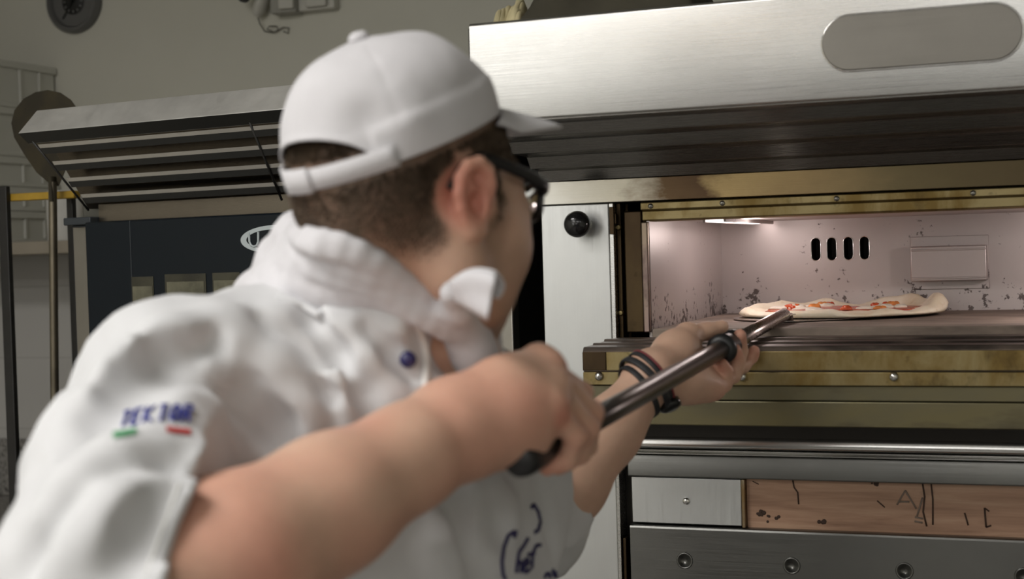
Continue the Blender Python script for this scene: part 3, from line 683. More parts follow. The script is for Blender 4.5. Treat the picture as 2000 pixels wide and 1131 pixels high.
# ================================================================== a small distance-field modeller for bodies and cloth
class Field:
    def __init__(s, h): s.h = h; s.ops = []
    def add(s, fn, lo, hi, k=.01, op='u'):
        s.ops.append((op, fn, np.minimum(lo, hi)-.012-k, np.maximum(lo, hi)+.012+k, k)); return s
    def cone(s, a, b, ra, rb, k=.012, op='u'):
        a = np.asarray(a, float); b = np.asarray(b, float); r = max(ra, rb)
        return s.add(lambda p: f_cone(p, a, b, ra, rb), np.minimum(a, b)-r, np.maximum(a, b)+r, k, op)
    def chain(s, pts, rads, k=.012, op='u'):
        if np.isscalar(rads): rads = [rads]*len(pts)
        for i in range(len(pts)-1): s.cone(pts[i], pts[i+1], rads[i], rads[i+1], k, op)
        return s
    def ball(s, c, r, k=.012, op='u'): return s.cone(c, np.asarray(c, float)+1e-4, r, r, k, op)
    def ell(s, c, rad, ax=np.eye(3), k=.015, op='u'):
        """ellipsoid; rows of ax are its axes"""
        c = np.asarray(c, float); rad = np.asarray(rad, float); ax = np.asarray(ax, float); R_ = max(rad)
        e = np.sqrt(((ax*rad[:, None])**2).sum(0))
        return s.add(lambda p: f_ell(p, c, rad, ax), c-e, c+e, k, op)
    def eval(s, p):
        """distance at points p"""
        lo, hi = p.min(0), p.max(0); d = np.full(len(p), 1.0)
        for op, fn, l, h, k in s.ops:
            if (l > hi).any() or (h < lo).any(): continue
            if op == 'w': d = d + fn(p); continue
            e = fn(p)
            if op == 'u': d = smin(d, e, k)
            elif op == 's': d = -smin(-d, e, k)
            elif op == 'i': d = -smin(-d, -e, k)
        return d
    def mesh(s, B_=40):
        lo = np.min([o[2] for o in s.ops if o[0] == 'u'], 0); hi = np.max([o[3] for o in s.ops if o[0] == 'u'], 0); h = s.h
        n = np.ceil((hi-lo)/h).astype(int)+2
        VID = []; VP = []; QS = []
        def cid(i, j, k): return (i*n[1]+j)*n[2]+k
        for i0 in range(0, n[0], B_):
            for j0 in range(0, n[1], B_):
                for k0 in range(0, n[2], B_):
                    o = np.array([i0, j0, k0])-1; m = B_+2
                    bl, bh = lo+o*h, lo+(o+m)*h
                    if not any(op == 'u' and not ((l > bh).any() or (hh < bl).any()) for op, fn, l, hh, k in s.ops): continue
                    ax = [lo[a]+(o[a]+np.arange(m+1))*h for a in range(3)]
                    g = np.stack(np.meshgrid(*ax, indexing='ij'), -1).reshape(-1, 3)
                    d = s.eval(g).reshape(m+1, m+1, m+1)
                    if not ((d < 0).any() and (d > 0).any()): continue
                    ins = d < 0
                    c = [ins[a:m+a, b:m+b, e:m+e] for a in (0, 1) for b in (0, 1) for e in (0, 1)]
                    su = sum(x.astype(np.int8) for x in c); act = (su > 0) & (su < 8)
                    I = np.argwhere(act)
                    acc = np.zeros((len(I), 3)); cnt = np.zeros(len(I))
                    offs = [(a, b, e) for a in (0, 1) for b in (0, 1) for e in (0, 1)]
                    dv = {of: d[I[:, 0]+of[0], I[:, 1]+of[1], I[:, 2]+of[2]] for of in offs}
                    for a in range(3):
                        for of in offs:
                            if of[a]: continue
                            o2 = list(of); o2[a] = 1; o2 = tuple(o2)
                            x, y = dv[of], dv[o2]; cr = (x < 0) != (y < 0)
                            t = np.where(cr, x/np.where(cr, x-y, 1), 0)
                            q = np.tile(np.array(of, float), (len(I), 1)); q[:, a] = t
                            acc += q*cr[:, None]; cnt += cr
                    pos = lo+(o+I+acc/cnt[:, None])*h
                    gi = I+o
                    VID.append(cid(gi[:, 0], gi[:, 1], gi[:, 2])); VP.append(pos)
                    for a in range(3):
                        b, e = (a+1) % 3, (a+2) % 3
                        sl = [slice(1, m-1)]*3   # owned edges
                        s0 = ins[tuple(sl)]; sl2 = list(sl); sl2[a] = slice(2, m); s1 = ins[tuple(sl2)]
                        for flip in (0, 1):
                            E_ = np.argwhere((s0 & ~s1) if not flip else (~s0 & s1))+1
                            if not len(E_): continue
                            q = []
                            for db, de in ((1, 1), (0, 1), (0, 0), (1, 0)):
                                w = E_.copy(); w[:, b] -= db; w[:, e] -= de; w = w+o; q.append(cid(w[:, 0], w[:, 1], w[:, 2]))
                            q = np.stack(q, 1); QS.append(q[:, ::-1] if flip else q)
        vid = np.concatenate(VID); vp = np.concatenate(VP); u, ix = np.unique(vid, return_index=True)
        q = np.searchsorted(u, np.concatenate(QS)); ok = (u[np.minimum(q, len(u)-1)] == np.concatenate(QS)).all(1)
        return vp[ix], q[ok]
def smin(a, b, k):
    if k <= 0: return np.minimum(a, b)
    h = np.maximum(k-np.abs(a-b), 0)/k; return np.minimum(a, b)-h*h*k*.25
def f_cone(p, a, b, ra, rb):
    ba = b-a; l2 = ba.dot(ba); t = np.clip(((p-a)@ba)/l2, 0, 1)
    return np.sqrt(((p-a-t[:, None]*ba)**2).sum(1))-(ra+(rb-ra)*t)
def f_ell(p, c, r, ax):
    q = (p-c)@ax.T; k0 = np.sqrt(((q/r)**2).sum(1)); k1 = np.sqrt(((q/(r*r))**2).sum(1))
    return k0*(k0-1)/np.maximum(k1, 1e-9)
def f_half(p, o, n): return (p-o)@n           # negative behind the plane
def relax(v, q, it=2, f=.5):
    e = np.concatenate([q[:, [0, 1]], q[:, [1, 2]], q[:, [2, 3]], q[:, [3, 0]]]); 
    for _ in range(it):
        acc = np.zeros_like(v); c = np.zeros(len(v))
        np.add.at(acc, e[:, 0], v[e[:, 1]]); np.add.at(c, e[:, 0], 1); np.add.at(acc, e[:, 1], v[e[:, 0]]); np.add.at(c, e[:, 1], 1)
        v = v*(1-f)+acc/np.maximum(c, 1)[:, None]*f
    return v
def vnoise(p, s, seed=0):
    """cheap smooth 3-D value noise in -1..1"""
    p = p*s+seed*17.13; i = np.floor(p).astype(np.int64); f = p-i; f = f*f*(3-2*f)
    def hsh(x, y, z):
        n = (x*374761393+y*668265263+z*2147483647+seed*1013) & 0x7fffffff; n = ((n ^ (n >> 13))*1274126177) & 0x7fffffff
        return ((n ^ (n >> 16)) & 0xffff)/32767.5-1
    r = 0
    for a in (0, 1):
        for b in (0, 1):
            for c in (0, 1):
                r = r+hsh(i[:, 0]+a, i[:, 1]+b, i[:, 2]+c)*(f[:, 0] if a else 1-f[:, 0])*(f[:, 1] if b else 1-f[:, 1])*(f[:, 2] if c else 1-f[:, 2])
    return r
def seg_dist(p, pts):
    d = np.full(len(p), 9.)
    for a, b in zip(pts, pts[1:]): d = np.minimum(d, f_cone(p, np.asarray(a), np.asarray(b), 0, 0))
    return d
def set_attr(o, name, val):
    me = o.data
    if val.ndim == 1:
        a = me.attributes.new(name, 'FLOAT', 'POINT'); a.data.foreach_set('value', val.astype(np.float32))
    else:
        a = me.attributes.new(name, 'FLOAT_COLOR', 'POINT'); a.data.foreach_set('color', np.concatenate([val, np.ones((len(val), 1))], 1).astype(np.float32).ravel())

# ================================================================== skeleton of the cook
HD = 1.235                                         # distance of the head
psi, pit, rol = math.radians(45), math.radians(5), math.radians(2)
hF = D(math.cos(psi)*math.cos(pit), math.sin(pit), math.sin(psi)*math.cos(pit))
hF = unit(hF); _up = V(0, 0, 1); hR = unit(np.cross(hF, _up)); hU = np.cross(hR, hF)
hR, hU = hR*math.cos(rol)+hU*math.sin(rol), hU*math.cos(rol)-hR*math.sin(rol)
HC = P(805, 394, HD); HS = 1.0
def H(f, r, u): return HC+(hF*f+hR*r+hU*u)*HS      # head coordinates: forward, to his right, up
HAX = np.stack([hF, hR, hU])
def toH(p): return ((p-HC)@HAX.T)/HS

shR, elR, wrR = P(325, 750, 1.20), P(290, 1195, .97), P(893, 836, 1.145)
LK = .966
def PL(x, y, d): return P(x, y, d*LK)
shL, elL, wrL = P(905, 832, 1.45), P(1042, 1030, 1.65), PL(1272, 738, 1.80)
nkB, nkT = P(668, 650, 1.34), P(772, 470, 1.25)
# pole of the peel
UP0, UPS = .8375, -.000806
def pole_pt(px, dy=0):
    return P(px, 898-.5545*(px-1020)+dy, 1/(UP0+UPS*(px-1060)))
pa, pb_ = pole_pt(1022), pole_pt(1533); pax = unit(pb_-pa)

BODY = Field(.0030)
b = BODY
# torso (mostly under the jacket)
mid = (shR+shL)/2
b.cone(shR, shL, .045, .045, .04)
b.chain([mid+V(0, 0, -.02), mid+V(-.02, .05, -.25), mid+V(-.05, .10, -.45)], [.10, .12, .12], .05)
chestC = P(850, 722, 1.33)
b.cone(P(838, 655, 1.272), P(868, 705, 1.29), .042, .042, .04); b.cone(nkB, chestC, .07, .045, .05); b.cone(chestC, P(890, 850, 1.38), .045, .05, .04)
# neck
b.chain([nkB, (nkB+nkT)/2, nkT], [.071, .066, .066], .03)
b.cone(P(560, 640, 1.36), P(690, 560, 1.32), .05, .05, .04)
# skull and face
b.ell(H(-.012, 0, .040), V(.094, .076, .086)*HS, HAX, .02)
b.ell(H(.030, 0, -.024), V(.062, .066, .070)*HS, HAX, .03)
b.ell(H(-.053, 0, .0), V(.049, .061, .058)*HS, HAX, .03)
for s in (1, -1):
    b.chain([H(-.008, .060*s, -.030), H(.004, .056*s, -.060), H(.050, .038*s, -.078), H(.078, .013*s, -.087)], [.016, .018, .019, .016], .026)
    b.ell(H(.054, .047*s, -.034), V(.034, .027, .036)*HS, HAX, .022)
    b.cone(H(.080, .014*s, .030), H(.066, .050*s, .026), .013, .010, .016)       # brow
    b.ell(H(.092, .032*s, .004), V(.016, .017, .012)*HS, HAX, .012, 's')         # eye socket
    b.ell(H(.074, .032*s, .004), V(.0135, .0135, .0125)*HS, HAX, .004)           # lids over the eyeball
    b.ball(H(.101, .012*s, -.034), .0075, .008)                                  # wing of the nose
    b.ball(H(.108, .0065*s, -.042), .0036, .004, 's')
    b.cone(H(.068, .050*s, -.0), H(.02, .068*s, -.008), .012, .012, .02)
b.chain([H(.092, 0, .022), H(.106, 0, -.010), H(.117, 0, -.030)], [.009, .0095, .0115], .014)
b.chain([H(.087, .022, -.055), H(.098, .008, -.052), H(.098, -.008, -.052), H(.087, -.022, -.055)], [.004, .0062, .0062, .004], .010)
b.chain([H(.086, .018, -.062), H(.095, 0, -.064), H(.086, -.018, -.062)], [.004, .0075, .004], .010)
b.cone(H(.100, .018, -.0580), H(.100, -.018, -.0580), .0022, .0022, .004, 's')
b.ball(H(.085, 0, -.084), .017, .02)
# ears
def ear(s):
    c = H(-.002, .077*s, -.006)
    eo = unit(hR*s*.80-hF*.50)                     # outward tilt of the ear plate
    ey = hU; ex = unit(np.cross(ey, eo)); ex = ex if ex.dot(hF) > 0 else -ex
    ex = unit(ex*.97+ey*.0); 
    def E(x, y, z=0): return c+(ex*x*.86+ey*y*.90+eo*z*.9)*HS
    # plate
    b.chain([E(.008, .006, .000), E(-.006, .012, .006), E(-.006, -.006, .006), E(.004, -.020, .002)], [.010, .0085, .0085, .008], .008)
    b.cone(E(.012, .02, -.004), E(-.008, .02, .008), .006, .006, .006)
    rim = [E(.013, .004, .001), E(.015, .016, .004), E(.011, .027, .009), E(.001, .0325, .0135), E(-.010, .0285, .0165), E(-.0165, .017, .018), E(-.0175, .003, .0175), E(-.0145, -.010, .015), E(-.0095, -.020, .011), E(-.003, -.0265, .007)]
    b.chain(rim, [.0045, .0046, .0050, .0054, .0056, .0056, .0052, .0050, .0052, .0062], .0035)
    b.cone(E(-.002, -.028, .006), E(.006, -.028, .002), .0068, .0062, .006)       # lobe
    b.chain([E(-.008, .018, .011), E(-.0085, .003, .0105), E(-.005, -.010, .008)], [.0042, .0046, .0042], .0035)   # antihelix
    b.ball(E(.002, -.003, .013), .0085, .004, 's'); b.ball(E(.006, -.008, .010), .0068, .003, 's')                 # concha
    b.chain([E(.004, .013, .0125), E(-.001, .020, .014)], [.004, .004], .003, 's')
    b.cone(E(.010, -.003, .006), E(.010, -.010, .005), .0052, .0045, .004)         # tragus
    return E
EAR_R = ear(1); EAR_L = ear(-1)
# right arm
fo = unit(wrR-elR)
b.chain([shR, P(255, 950, 1.09), elR], [.050, .048, .046], .03)
b.chain([elR, elR+(wrR-elR)*.25, elR+(wrR-elR)*.55, elR+(wrR-elR)*.82, wrR], [.050, .054, .045, .035, .0315], .03)
RM = dict(i=P(1049, 709, 1.205), m=P(1068, 724, 1.197), r=P(1078, 756, 1.178), p=P(1074, 796, 1.163))
RP = dict(i=P(1136, 768, 1.250), m=P(1156, 806, 1.232), r=P(1148, 836, 1.205), p=P(1124, 852, 1.178))
RD = dict(i=P(1135, 838, 1.285), m=P(1146, 872, 1.260), r=P(1134, 886, 1.225), p=P(1108, 900, 1.190))
RT = dict(i=P(1098, 878, 1.285), m=P(1100, 900, 1.258), r=P(1090, 912, 1.222), p=P(1068, 914, 1.186))
rad = dict(i=(.0122, .0098, .0088, .0078), m=(.0125, .0100, .0090, .0080), r=(.0118, .0098, .0086, .0076), p=(.0112, .0090, .0080, .0070))
hb_ = P(940, 800, 1.168)
for f in 'imrp':
    b.chain([wrR, hb_*.0+ (wrR*.45+RM[f]*.55), RM[f]], [.028, .0205, rad[f][0]], .024)
b.chain([P(985, 800, 1.175), P(1010, 855, 1.172)], [.026, .022], .02)
b.cone(P(935, 850, 1.155), P(1020, 838, 1.168), .026, .018, .02)
for f in 'imrp':
    b.chain([RM[f], RP[f]], [rad[f][0]*.95, rad[f][1]], .007)
    b.chain([RP[f], RD[f], RT[f]], [rad[f][1], rad[f][2], rad[f][3]], .0045)
    b.ball(RM[f]+D(.0015, -.003, -.003), rad[f][0]*.93, .009)                   # knuckles
b.chain([P(950, 790, 1.20), P(1000, 778, 1.245), P(1066, 792, 1.285), P(1125, 802, 1.325)], [.020, .0155, .0118, .0092], .014)   # thumb on the far side
# left arm
b.chain([shL, (shL+elL)/2, elL], [.05, .046, .042], .03)
b.chain([elL, elL+(wrL-elL)*.28, elL+(wrL-elL)*.62, wrL], [.038, .040, .033, .0280], .03)
LM = dict(i=PL(1388, 722, 1.895), m=PL(1399, 737, 1.880), r=PL(1404, 750, 1.862), p=PL(1396, 762, 1.842))
LP = dict(i=PL(1450, 716, 1.945), m=PL(1438, 722, 1.915), r=PL(1432, 734, 1.885), p=PL(1416, 750, 1.858))
LD = dict(i=PL(1468, 697, 1.955), m=PL(1447, 686, 1.920), r=PL(1441, 704, 1.882), p=PL(1420, 726, 1.852))
LT_ = dict(i=PL(1473, 686, 1.950), m=PL(1445, 655, 1.905), r=PL(1436, 684, 1.868), p=PL(1412, 712, 1.846))
lrad = dict(i=(.0115, .0094, .0084, .0078), m=(.0118, .0096, .0088, .0084), r=(.0115, .0094, .0086, .0080), p=(.0108, .0086, .0078, .0072))
for f in 'imrp':
    b.chain([wrL, wrL*.45+LM[f]*.55, LM[f]], [.024, .0175, lrad[f][0]], .016)
    b.chain([LM[f], LP[f]], [lrad[f][0]*.92, lrad[f][1]], .0055)
    b.chain([LP[f], LD[f], LT_[f]], [lrad[f][1], lrad[f][2], lrad[f][3]], .004)
b.cone(PL(1318, 752, 1.815), PL(1380, 756, 1.838), .0175, .0135, .016)             # heel of the hand
b.chain([wrL, PL(1316, 690, 1.845), PL(1342, 655, 1.868)], [.023, .0225, .0155], .02)  # ball of the thumb
b.chain([PL(1342, 655, 1.868), PL(1378, 647, 1.882), PL(1411, 638, 1.892)], [.0140, .0100, .0082], .008)
b.cone(PL(1325, 690, 1.845), PL(1360, 712, 1.862), .019, .016, .02)
# legs down to the floor
hipC = mid+V(-.05, .10, -.48)
bv, bq = BODY.mesh()
bv = relax(bv, bq, 1, .35)

root_xy = hipC[:2]
MAN = thing('person', 'man in white jacket and cap sliding a pizza into the oven with a peel', 'person', (root_xy[0], root_xy[1], 0))
# skin tones
hv = toH(bv)
n1 = vnoise(bv, 45, 1); n2 = vnoise(bv, 160, 2)
skin = np.tile(np.array([.66, .43, .315]), (len(bv), 1))
red = np.zeros(len(bv))
for pts, r, k in [([RM[f]+D(.006, .004, -.006)], .015, .95) for f in 'ipm']+[([RP[f]], .016, .45) for f in 'imrp']+[([RT[f]], .02, .6) for f in 'imrp']+[([LT_[f]], .016, .6) for f in 'imrp']+[([LM[f]], .02, .35) for f in 'imrp']:
    d = np.sqrt(((bv-pts[0])**2).sum(1)); red = np.maximum(red, k*np.exp(-(d/r)**2))
for E in (EAR_R, EAR_L):
    d = np.sqrt(((bv-E(-.008, .004, .012))**2).sum(1)); red = np.maximum(red, .85*np.exp(-(d/.030)**4))
fa = seg_dist(bv, [elR, wrR]); red = np.maximum(red, np.clip(.25+.35*vnoise(bv, 22, 5), 0, 1)*(fa < .08))
skin = skin*(1-red[:, None])+np.array([.62, .22, .16])*red[:, None]
skin = skin*(1+.05*n1+.03*n2)[:, None]
# cropped hair, sideburn and beard shadow belong to the skin's own colour
def sstep(a, b_, x): t = np.clip((x-a)/(b_-a), 0, 1); return t*t*(3-2*t)
f_, r_, u_ = hv.T
def hair_mask(f, r, u, j=0):
    """1 where hair grows: above the nape line, round the ear, down the sideburn"""
    line = np.where(f < -.02, -.052+.25*np.maximum(0, -.02-f)*0, -.052)
    nape = sstep(-.060, -.036, u+j)*sstep(-.018, -.030, f+j)
    above = sstep(.028, .042, u+j)*sstep(.082, .070, f)
    behind = sstep(-.018, -.028, f+j)*sstep(-.052, -.024, u+j)
    side = sstep(.040, .014, np.abs(f-.016-(u-.0)*.10)*1.8+j)*sstep(-.035, .005, u)
    return np.clip(np.maximum.reduce([nape, above*(u > .0), side*.9, behind]), 0, 1)*(np.abs(u) < .2)*(f < .088)*(f > -.16)
inhead = (np.abs(f_) < .15) & (np.abs(r_) < .12) & (np.abs(u_) < .2)
eard = np.minimum(np.sqrt(((bv-EAR_R(-.004, .002, .012))**2).sum(1)), np.sqrt(((bv-EAR_L(-.004, .002, .012))**2).sum(1)))
noear = sstep(.026, .034, eard)
hm = np.where(inhead, hair_mask(f_, r_, u_, .006*n1), 0)*noear
beard = np.where(inhead, sstep(-.020, -.050, u_)*sstep(-.005, .020, f_)*sstep(-.135, -.105, u_)*(.62+.25*n1), 0)*noear
beard = np.maximum(beard, np.where(inhead, sstep(.026, .006, np.abs(f_-.024))*sstep(-.10, -.05, u_)*sstep(.035, -.0, u_)*.75, 0)*noear)
brow = np.where(inhead, sstep(.010, .004, np.abs(u_-.034))*sstep(.055, .045, np.abs(r_))*sstep(.012, .018, np.abs(r_))*(f_ > .05), 0)
lips = np.where(inhead, sstep(.013, .008, np.abs(u_+.058))*sstep(.026, .020, np.abs(r_))*(f_ > .086), 0)
skin = skin*(1-.6*lips[:, None])+np.array([.48, .18, .15])*.6*lips[:, None]
for mk, c, k in ((hm, (.115, .083, .057), .88), (np.clip(beard, 0, 1), (.13, .085, .05), .62), (brow, (.06, .04, .026), .8)):
    skin = skin*(1-k*mk[:, None])+np.array(c)*k*mk[:, None]
t = NT('skin'); at = t.n('ShaderNodeAttribute', attribute_name='Col')
nz = t.noise(55, 5, .6); mx = t.mix(t.ramp(nz, [(.35, 0.), (.7, .22)]), (at, 0), (.55, .28, .20)); t.setc('Base Color', mx)
t.setc('Roughness', .48); t.b.inputs['Subsurface Weight'].default_value = .12; t.b.inputs['Subsurface Radius'].default_value = (.008, .003, .0015); t.b.inputs['Subsurface Scale'].default_value = .6
t.b.inputs['Specular IOR Level'].default_value = .4
t.bump(t.noise(420, 4, .6), .12, .0006); M_skin = t.m
BO = obj('body', (bv, bq), M_skin, MAN, smooth='all', label='bare skin of face, neck and both forearms')
set_attr(BO, 'Col', np.clip(skin, 0, 1))
# hair: thousands of short strands in one mesh
tri = bq[:, [0, 1, 2]]; ctr = bv[tri].mean(1)
hc = toH(ctr); ec = np.minimum(np.sqrt(((ctr-EAR_R(-.004, .002, .012))**2).sum(1)), np.sqrt(((ctr-EAR_L(-.004, .002, .012))**2).sum(1)))
hmask = hair_mask(hc[:, 0], hc[:, 1], hc[:, 2], .004*vnoise(ctr, 120, 4))*sstep(.028, .036, ec)*(np.abs(hc[:, 0]) < .15)*(np.abs(hc[:, 1]) < .12)
nrm = np.cross(bv[tri[:, 1]]-bv[tri[:, 0]], bv[tri[:, 2]]-bv[tri[:, 0]]); nrm /= np.linalg.norm(nrm, axis=1)[:, None]
_t = math.radians(CAP_TILT); _cf = hF*math.cos(_t)+hU*math.sin(_t); _cu = hU*math.cos(_t)-hF*math.sin(_t); _q = ctr-H(CAP_F, 0, CAP_U)
_up, _fw, _rt = _q@_cu, _q@_cf, _q@hR
free = (_up < -.006) | ((_up > .017) & (_up < .055) & (_fw < 0) & (np.abs(_rt) < .055))
idx = np.where((hmask > .12) & (hc[:, 2] < .085) & free)[0]
rng = np.random.default_rng(5)
sel = rng.choice(idx, 38000, p=hmask[idx]/hmask[idx].sum())
w3 = rng.dirichlet((1, 1, 1), len(sel)); root = (bv[tri[sel]]*w3[:, :, None]).sum(1)
ln = (.0018+.0052*sstep(-.04, .03, hc[sel, 2])*hmask[sel])*rng.uniform(.6, 1.2, len(sel))
dirn = nrm[sel]*.55+(-hU*.75-hF*.35)+rng.normal(0, .22, (len(sel), 3)); dirn /= np.linalg.norm(dirn, axis=1)[:, None]
sd = np.cross(dirn, rng.normal(0, 1, (len(sel), 3))); sd /= np.linalg.norm(sd, axis=1)[:, None]
hvts = np.stack([root-sd*.0003, root+sd*.0003, root+dirn*ln[:, None]*.6+sd*.0002+nrm[sel]*ln[:, None]*.12, root+dirn*ln[:, None]], 1).reshape(-1, 3)
k = np.arange(len(sel))*4; hf = np.concatenate([np.stack([k, k+1, k+2], 1), np.stack([k, k+2, k+3], 1)])
t = NT('short_brown_hair'); t.setc('Base Color', t.ramp(t.noise(60, 3), [(.3, (.085, .061, .042)), (.7, (.165, .12, .082))])); t.setc('Roughness', .5); M_hair = t.m
HAIR = obj('hair', (hvts, hf), M_hair, MAN, label='short cropped brown hair'); HAIR['kind'] = 'stuff'
# eyes
M_eye = plain('eye_white', (.75, .72, .68), .15); M_iris = plain('brown_iris', (.06, .035, .02), .1)
for s in (1, -1):
    e = obj('eye', lathe(B(), [(0, .0113), (.004, .0106), (.0075, .0084), (.0103, .0045), (.0113, 0), (.0103, -.0045), (.006, -.0095), (0, -.0113)], H(.0745, .032*s, .004), hF, 20), M_eye, MAN, smooth='all')
    obj('iris', lathe(B(), [(0, .01165), (.003, .0114), (.0052, .0103)], H(.0745, .032*s, .004), hF, 16), M_iris, e, smooth='all')
# ================================================================== clothes
from mathutils.bvhtree import BVHTree
def bvh_of(v, q): return BVHTree.FromPolygons([tuple(x) for x in v], [tuple(map(int, x)) for x in q])
def hit(tree, px, py, lift=0.):
    r = M3 @ V((px-CX)/F_PX, (py-CY)/F_PX, 1.)
    h = tree.ray_cast(Vector(CAM), Vector(unit(r)))
    if h[0] is None: return None, None
    n = np.array(h[1]); n = n if n.dot(r) < 0 else -n
    return np.array(h[0])+n*lift, n
def cloth_mat(name, col, weave=900, var=.03):
    t = NT(name); c = np.array(col)
    t.setc('Base Color', t.ramp(t.noise(14, 4), [(.3, tuple(c*(1-var))), (.7, tuple(np.minimum(c*(1+var), 1)))]))
    t.setc('Roughness', .85); t.b.inputs['Sheen Weight'].default_value = .15; t.b.inputs['Specular IOR Level'].default_value = .2
    t.bump(t.noise(weave, 2, .7), .15, .0006); return t.m
M_jacket = cloth_mat('white_cotton_twill', (.66, .665, .68))
M_kerch = cloth_mat('soft_white_kerchief', (.68, .67, .70))
M_cap = cloth_mat('white_cap_cotton', (.66, .65, .675))
M_pipe = cloth_mat('white_piping', (.86, .86, .84))

tl = unit(shL-shR); tl = unit(V(tl[0], tl[1], 0)); fwd = unit(np.cross(tl, V(0, 0, 1))); fwd = fwd if fwd.dot(D(.67, 0, -.74)) > 0 else -fwd
TAX = np.stack([tl, fwd, V(0, 0, 1)])
cuffR_o, cuffR_n = P(346, 1030, .98), unit(D(.90, .36, .22))
cuffL_o, cuffL_n = P(1090, 962, 1.66), unit(D(.62, -.60, .50))
def build_jacket(h, folds=None):
    J = Field(h)
    # yoke and torso
    J.cone(P(640, 690, 1.34), P(330, 765, 1.215), .056, .050, .03)
    J.cone(P(660, 705, 1.34), shL, .070, .060, .04); J.cone(P(640, 640, 1.40), shL+V(0, 0, .01), .050, .062, .04)
    J.ell(mid+V(0, 0, -.20)+fwd*.02, V(.205, .135, .30), TAX, .05)
    J.ell(mid+V(0, 0, -.47)-fwd*.03, V(.195, .150, .26), TAX, .06)
    J.cone(P(520, 760, 1.25), P(800, 800, 1.27), .075, .07, .05)
    J.ell(P(930, 960, 1.42), V(.11, .07, .13), TAX, .05)
    J.chain([P(630, 622, 1.29), P(715, 630, 1.238), P(785, 642, 1.218)], [.034, .032, .028], .02)
    # right sleeve, loose, with its cuff turned at the elbow
    pts = [P(318, 765, 1.20), P(250, 930, 1.095), P(200, 1120, 1.0)]; rr = [.0585, .0650, .0640]
    def sleeveR(p):
        d = smin(f_cone(p, pts[0], pts[1], rr[0], rr[1]), f_cone(p, pts[1], pts[2], rr[1], rr[2]), .03)
        e = f_cone(p, pts[2], elR, .064, .066)
        e = smin(e, f_cone(p, elR, elR+fo*.10, .072, .071), .03)
        e = smin(e, f_cone(p, P(290, 965, 1.06), P(320, 1030, 1.01), .054, .056), .03)
        e = smin(e, d, .03)
        g = f_cone(p, P(330, 760, 1.20), P(290, 900, 1.11), .062, .055)
        e = np.maximum(e, f_half(p, cuffR_o, cuffR_n))
        return smin(e, g, .03)
    al = np.array(pts+[elR, elR+fo*.09]); J.add(sleeveR, al.min(0)-.09, al.max(0)+.09, .045)
    # left sleeve
    def sleeveL(p):
        d = f_cone(p, shL, elL, .066, .045); d = smin(d, f_cone(p, elL, elL+(wrL-elL)*.3, .045, .045), .02)
        d = smin(d, f_cone(p, P(1000, 970, 1.60), P(1062, 1056, 1.65), .045, .038), .02)
        return np.maximum(d, f_half(p, cuffL_o, cuffL_n))
    al = np.array([shL, elL, wrL]); J.add(sleeveL, al.min(0)-.08, al.max(0)+.08, .035)
    if folds is not None:
        for pts_, r, op, k in folds: J.chain(pts_, r, k, op)
    # hollow cuffs and the open neck
    J.cone(elR+fo*.045, wrR, .058, .050, .005, 's'); J.cone(elL+(wrL-elL)*.10, wrL, .0405, .040, .006, 's')
    J.chain([P(700, 545, 1.32), P(800, 585, 1.32)], [.066, .058], .012, 's')
    J.chain([P(818, 634, 1.185), P(858, 666, 1.20), P(905, 704, 1.235)], [.013, .025, .027], .008, 's')
    if folds is not None:
        lo = np.array([-9]*3); 
        def wr(p):
            q = (p-mid)@TAX.T
            w_ = np.stack([(p-mid)@D(.80, .60, 0)*.38, (p-mid)@D(-.60, .80, 0), (p-mid)@D(0, 0, 1)*.6], 1)
            a = vnoise(w_, 24, 3)*.7+vnoise(w_, 44, 8)*.45; c = vnoise(q*V(.6, 1.2, 1.0), 30, 9); e = vnoise(q, 70, 2)
            calm = .2+.8*sstep(.07, .17, np.sqrt(((p-P(345, 1030, .99))**2).sum(1))); calm = calm*(.15+.85*sstep(.035, .075, np.sqrt(((p-P(305, 828, 1.085))**2).sum(1))))
            return -(.0050*(1-np.abs(a)*2.2)+.0010*c)*calm-.0004*e
        J.add(wr, np.array([-9.]*3), np.array([9.]*3), 0, 'w')
    return J
v0, q0 = build_jacket(.012).mesh(); T0 = bvh_of(v0, q0)
def fold(px, r, op='u', sink=.0, k=.02):
    pts = []
    for x, y in px:
        p, n = hit(T0, x, y)
        if p is None: continue
        pts.append(p-n*sink)
    r = r*(1.3 if op == 's' else 1.15); rr = [r*(.45+.55*math.sin(math.pi*(i+.5)/len(pts))) for i in range(len(pts))]
    return (pts, rr, op, k)
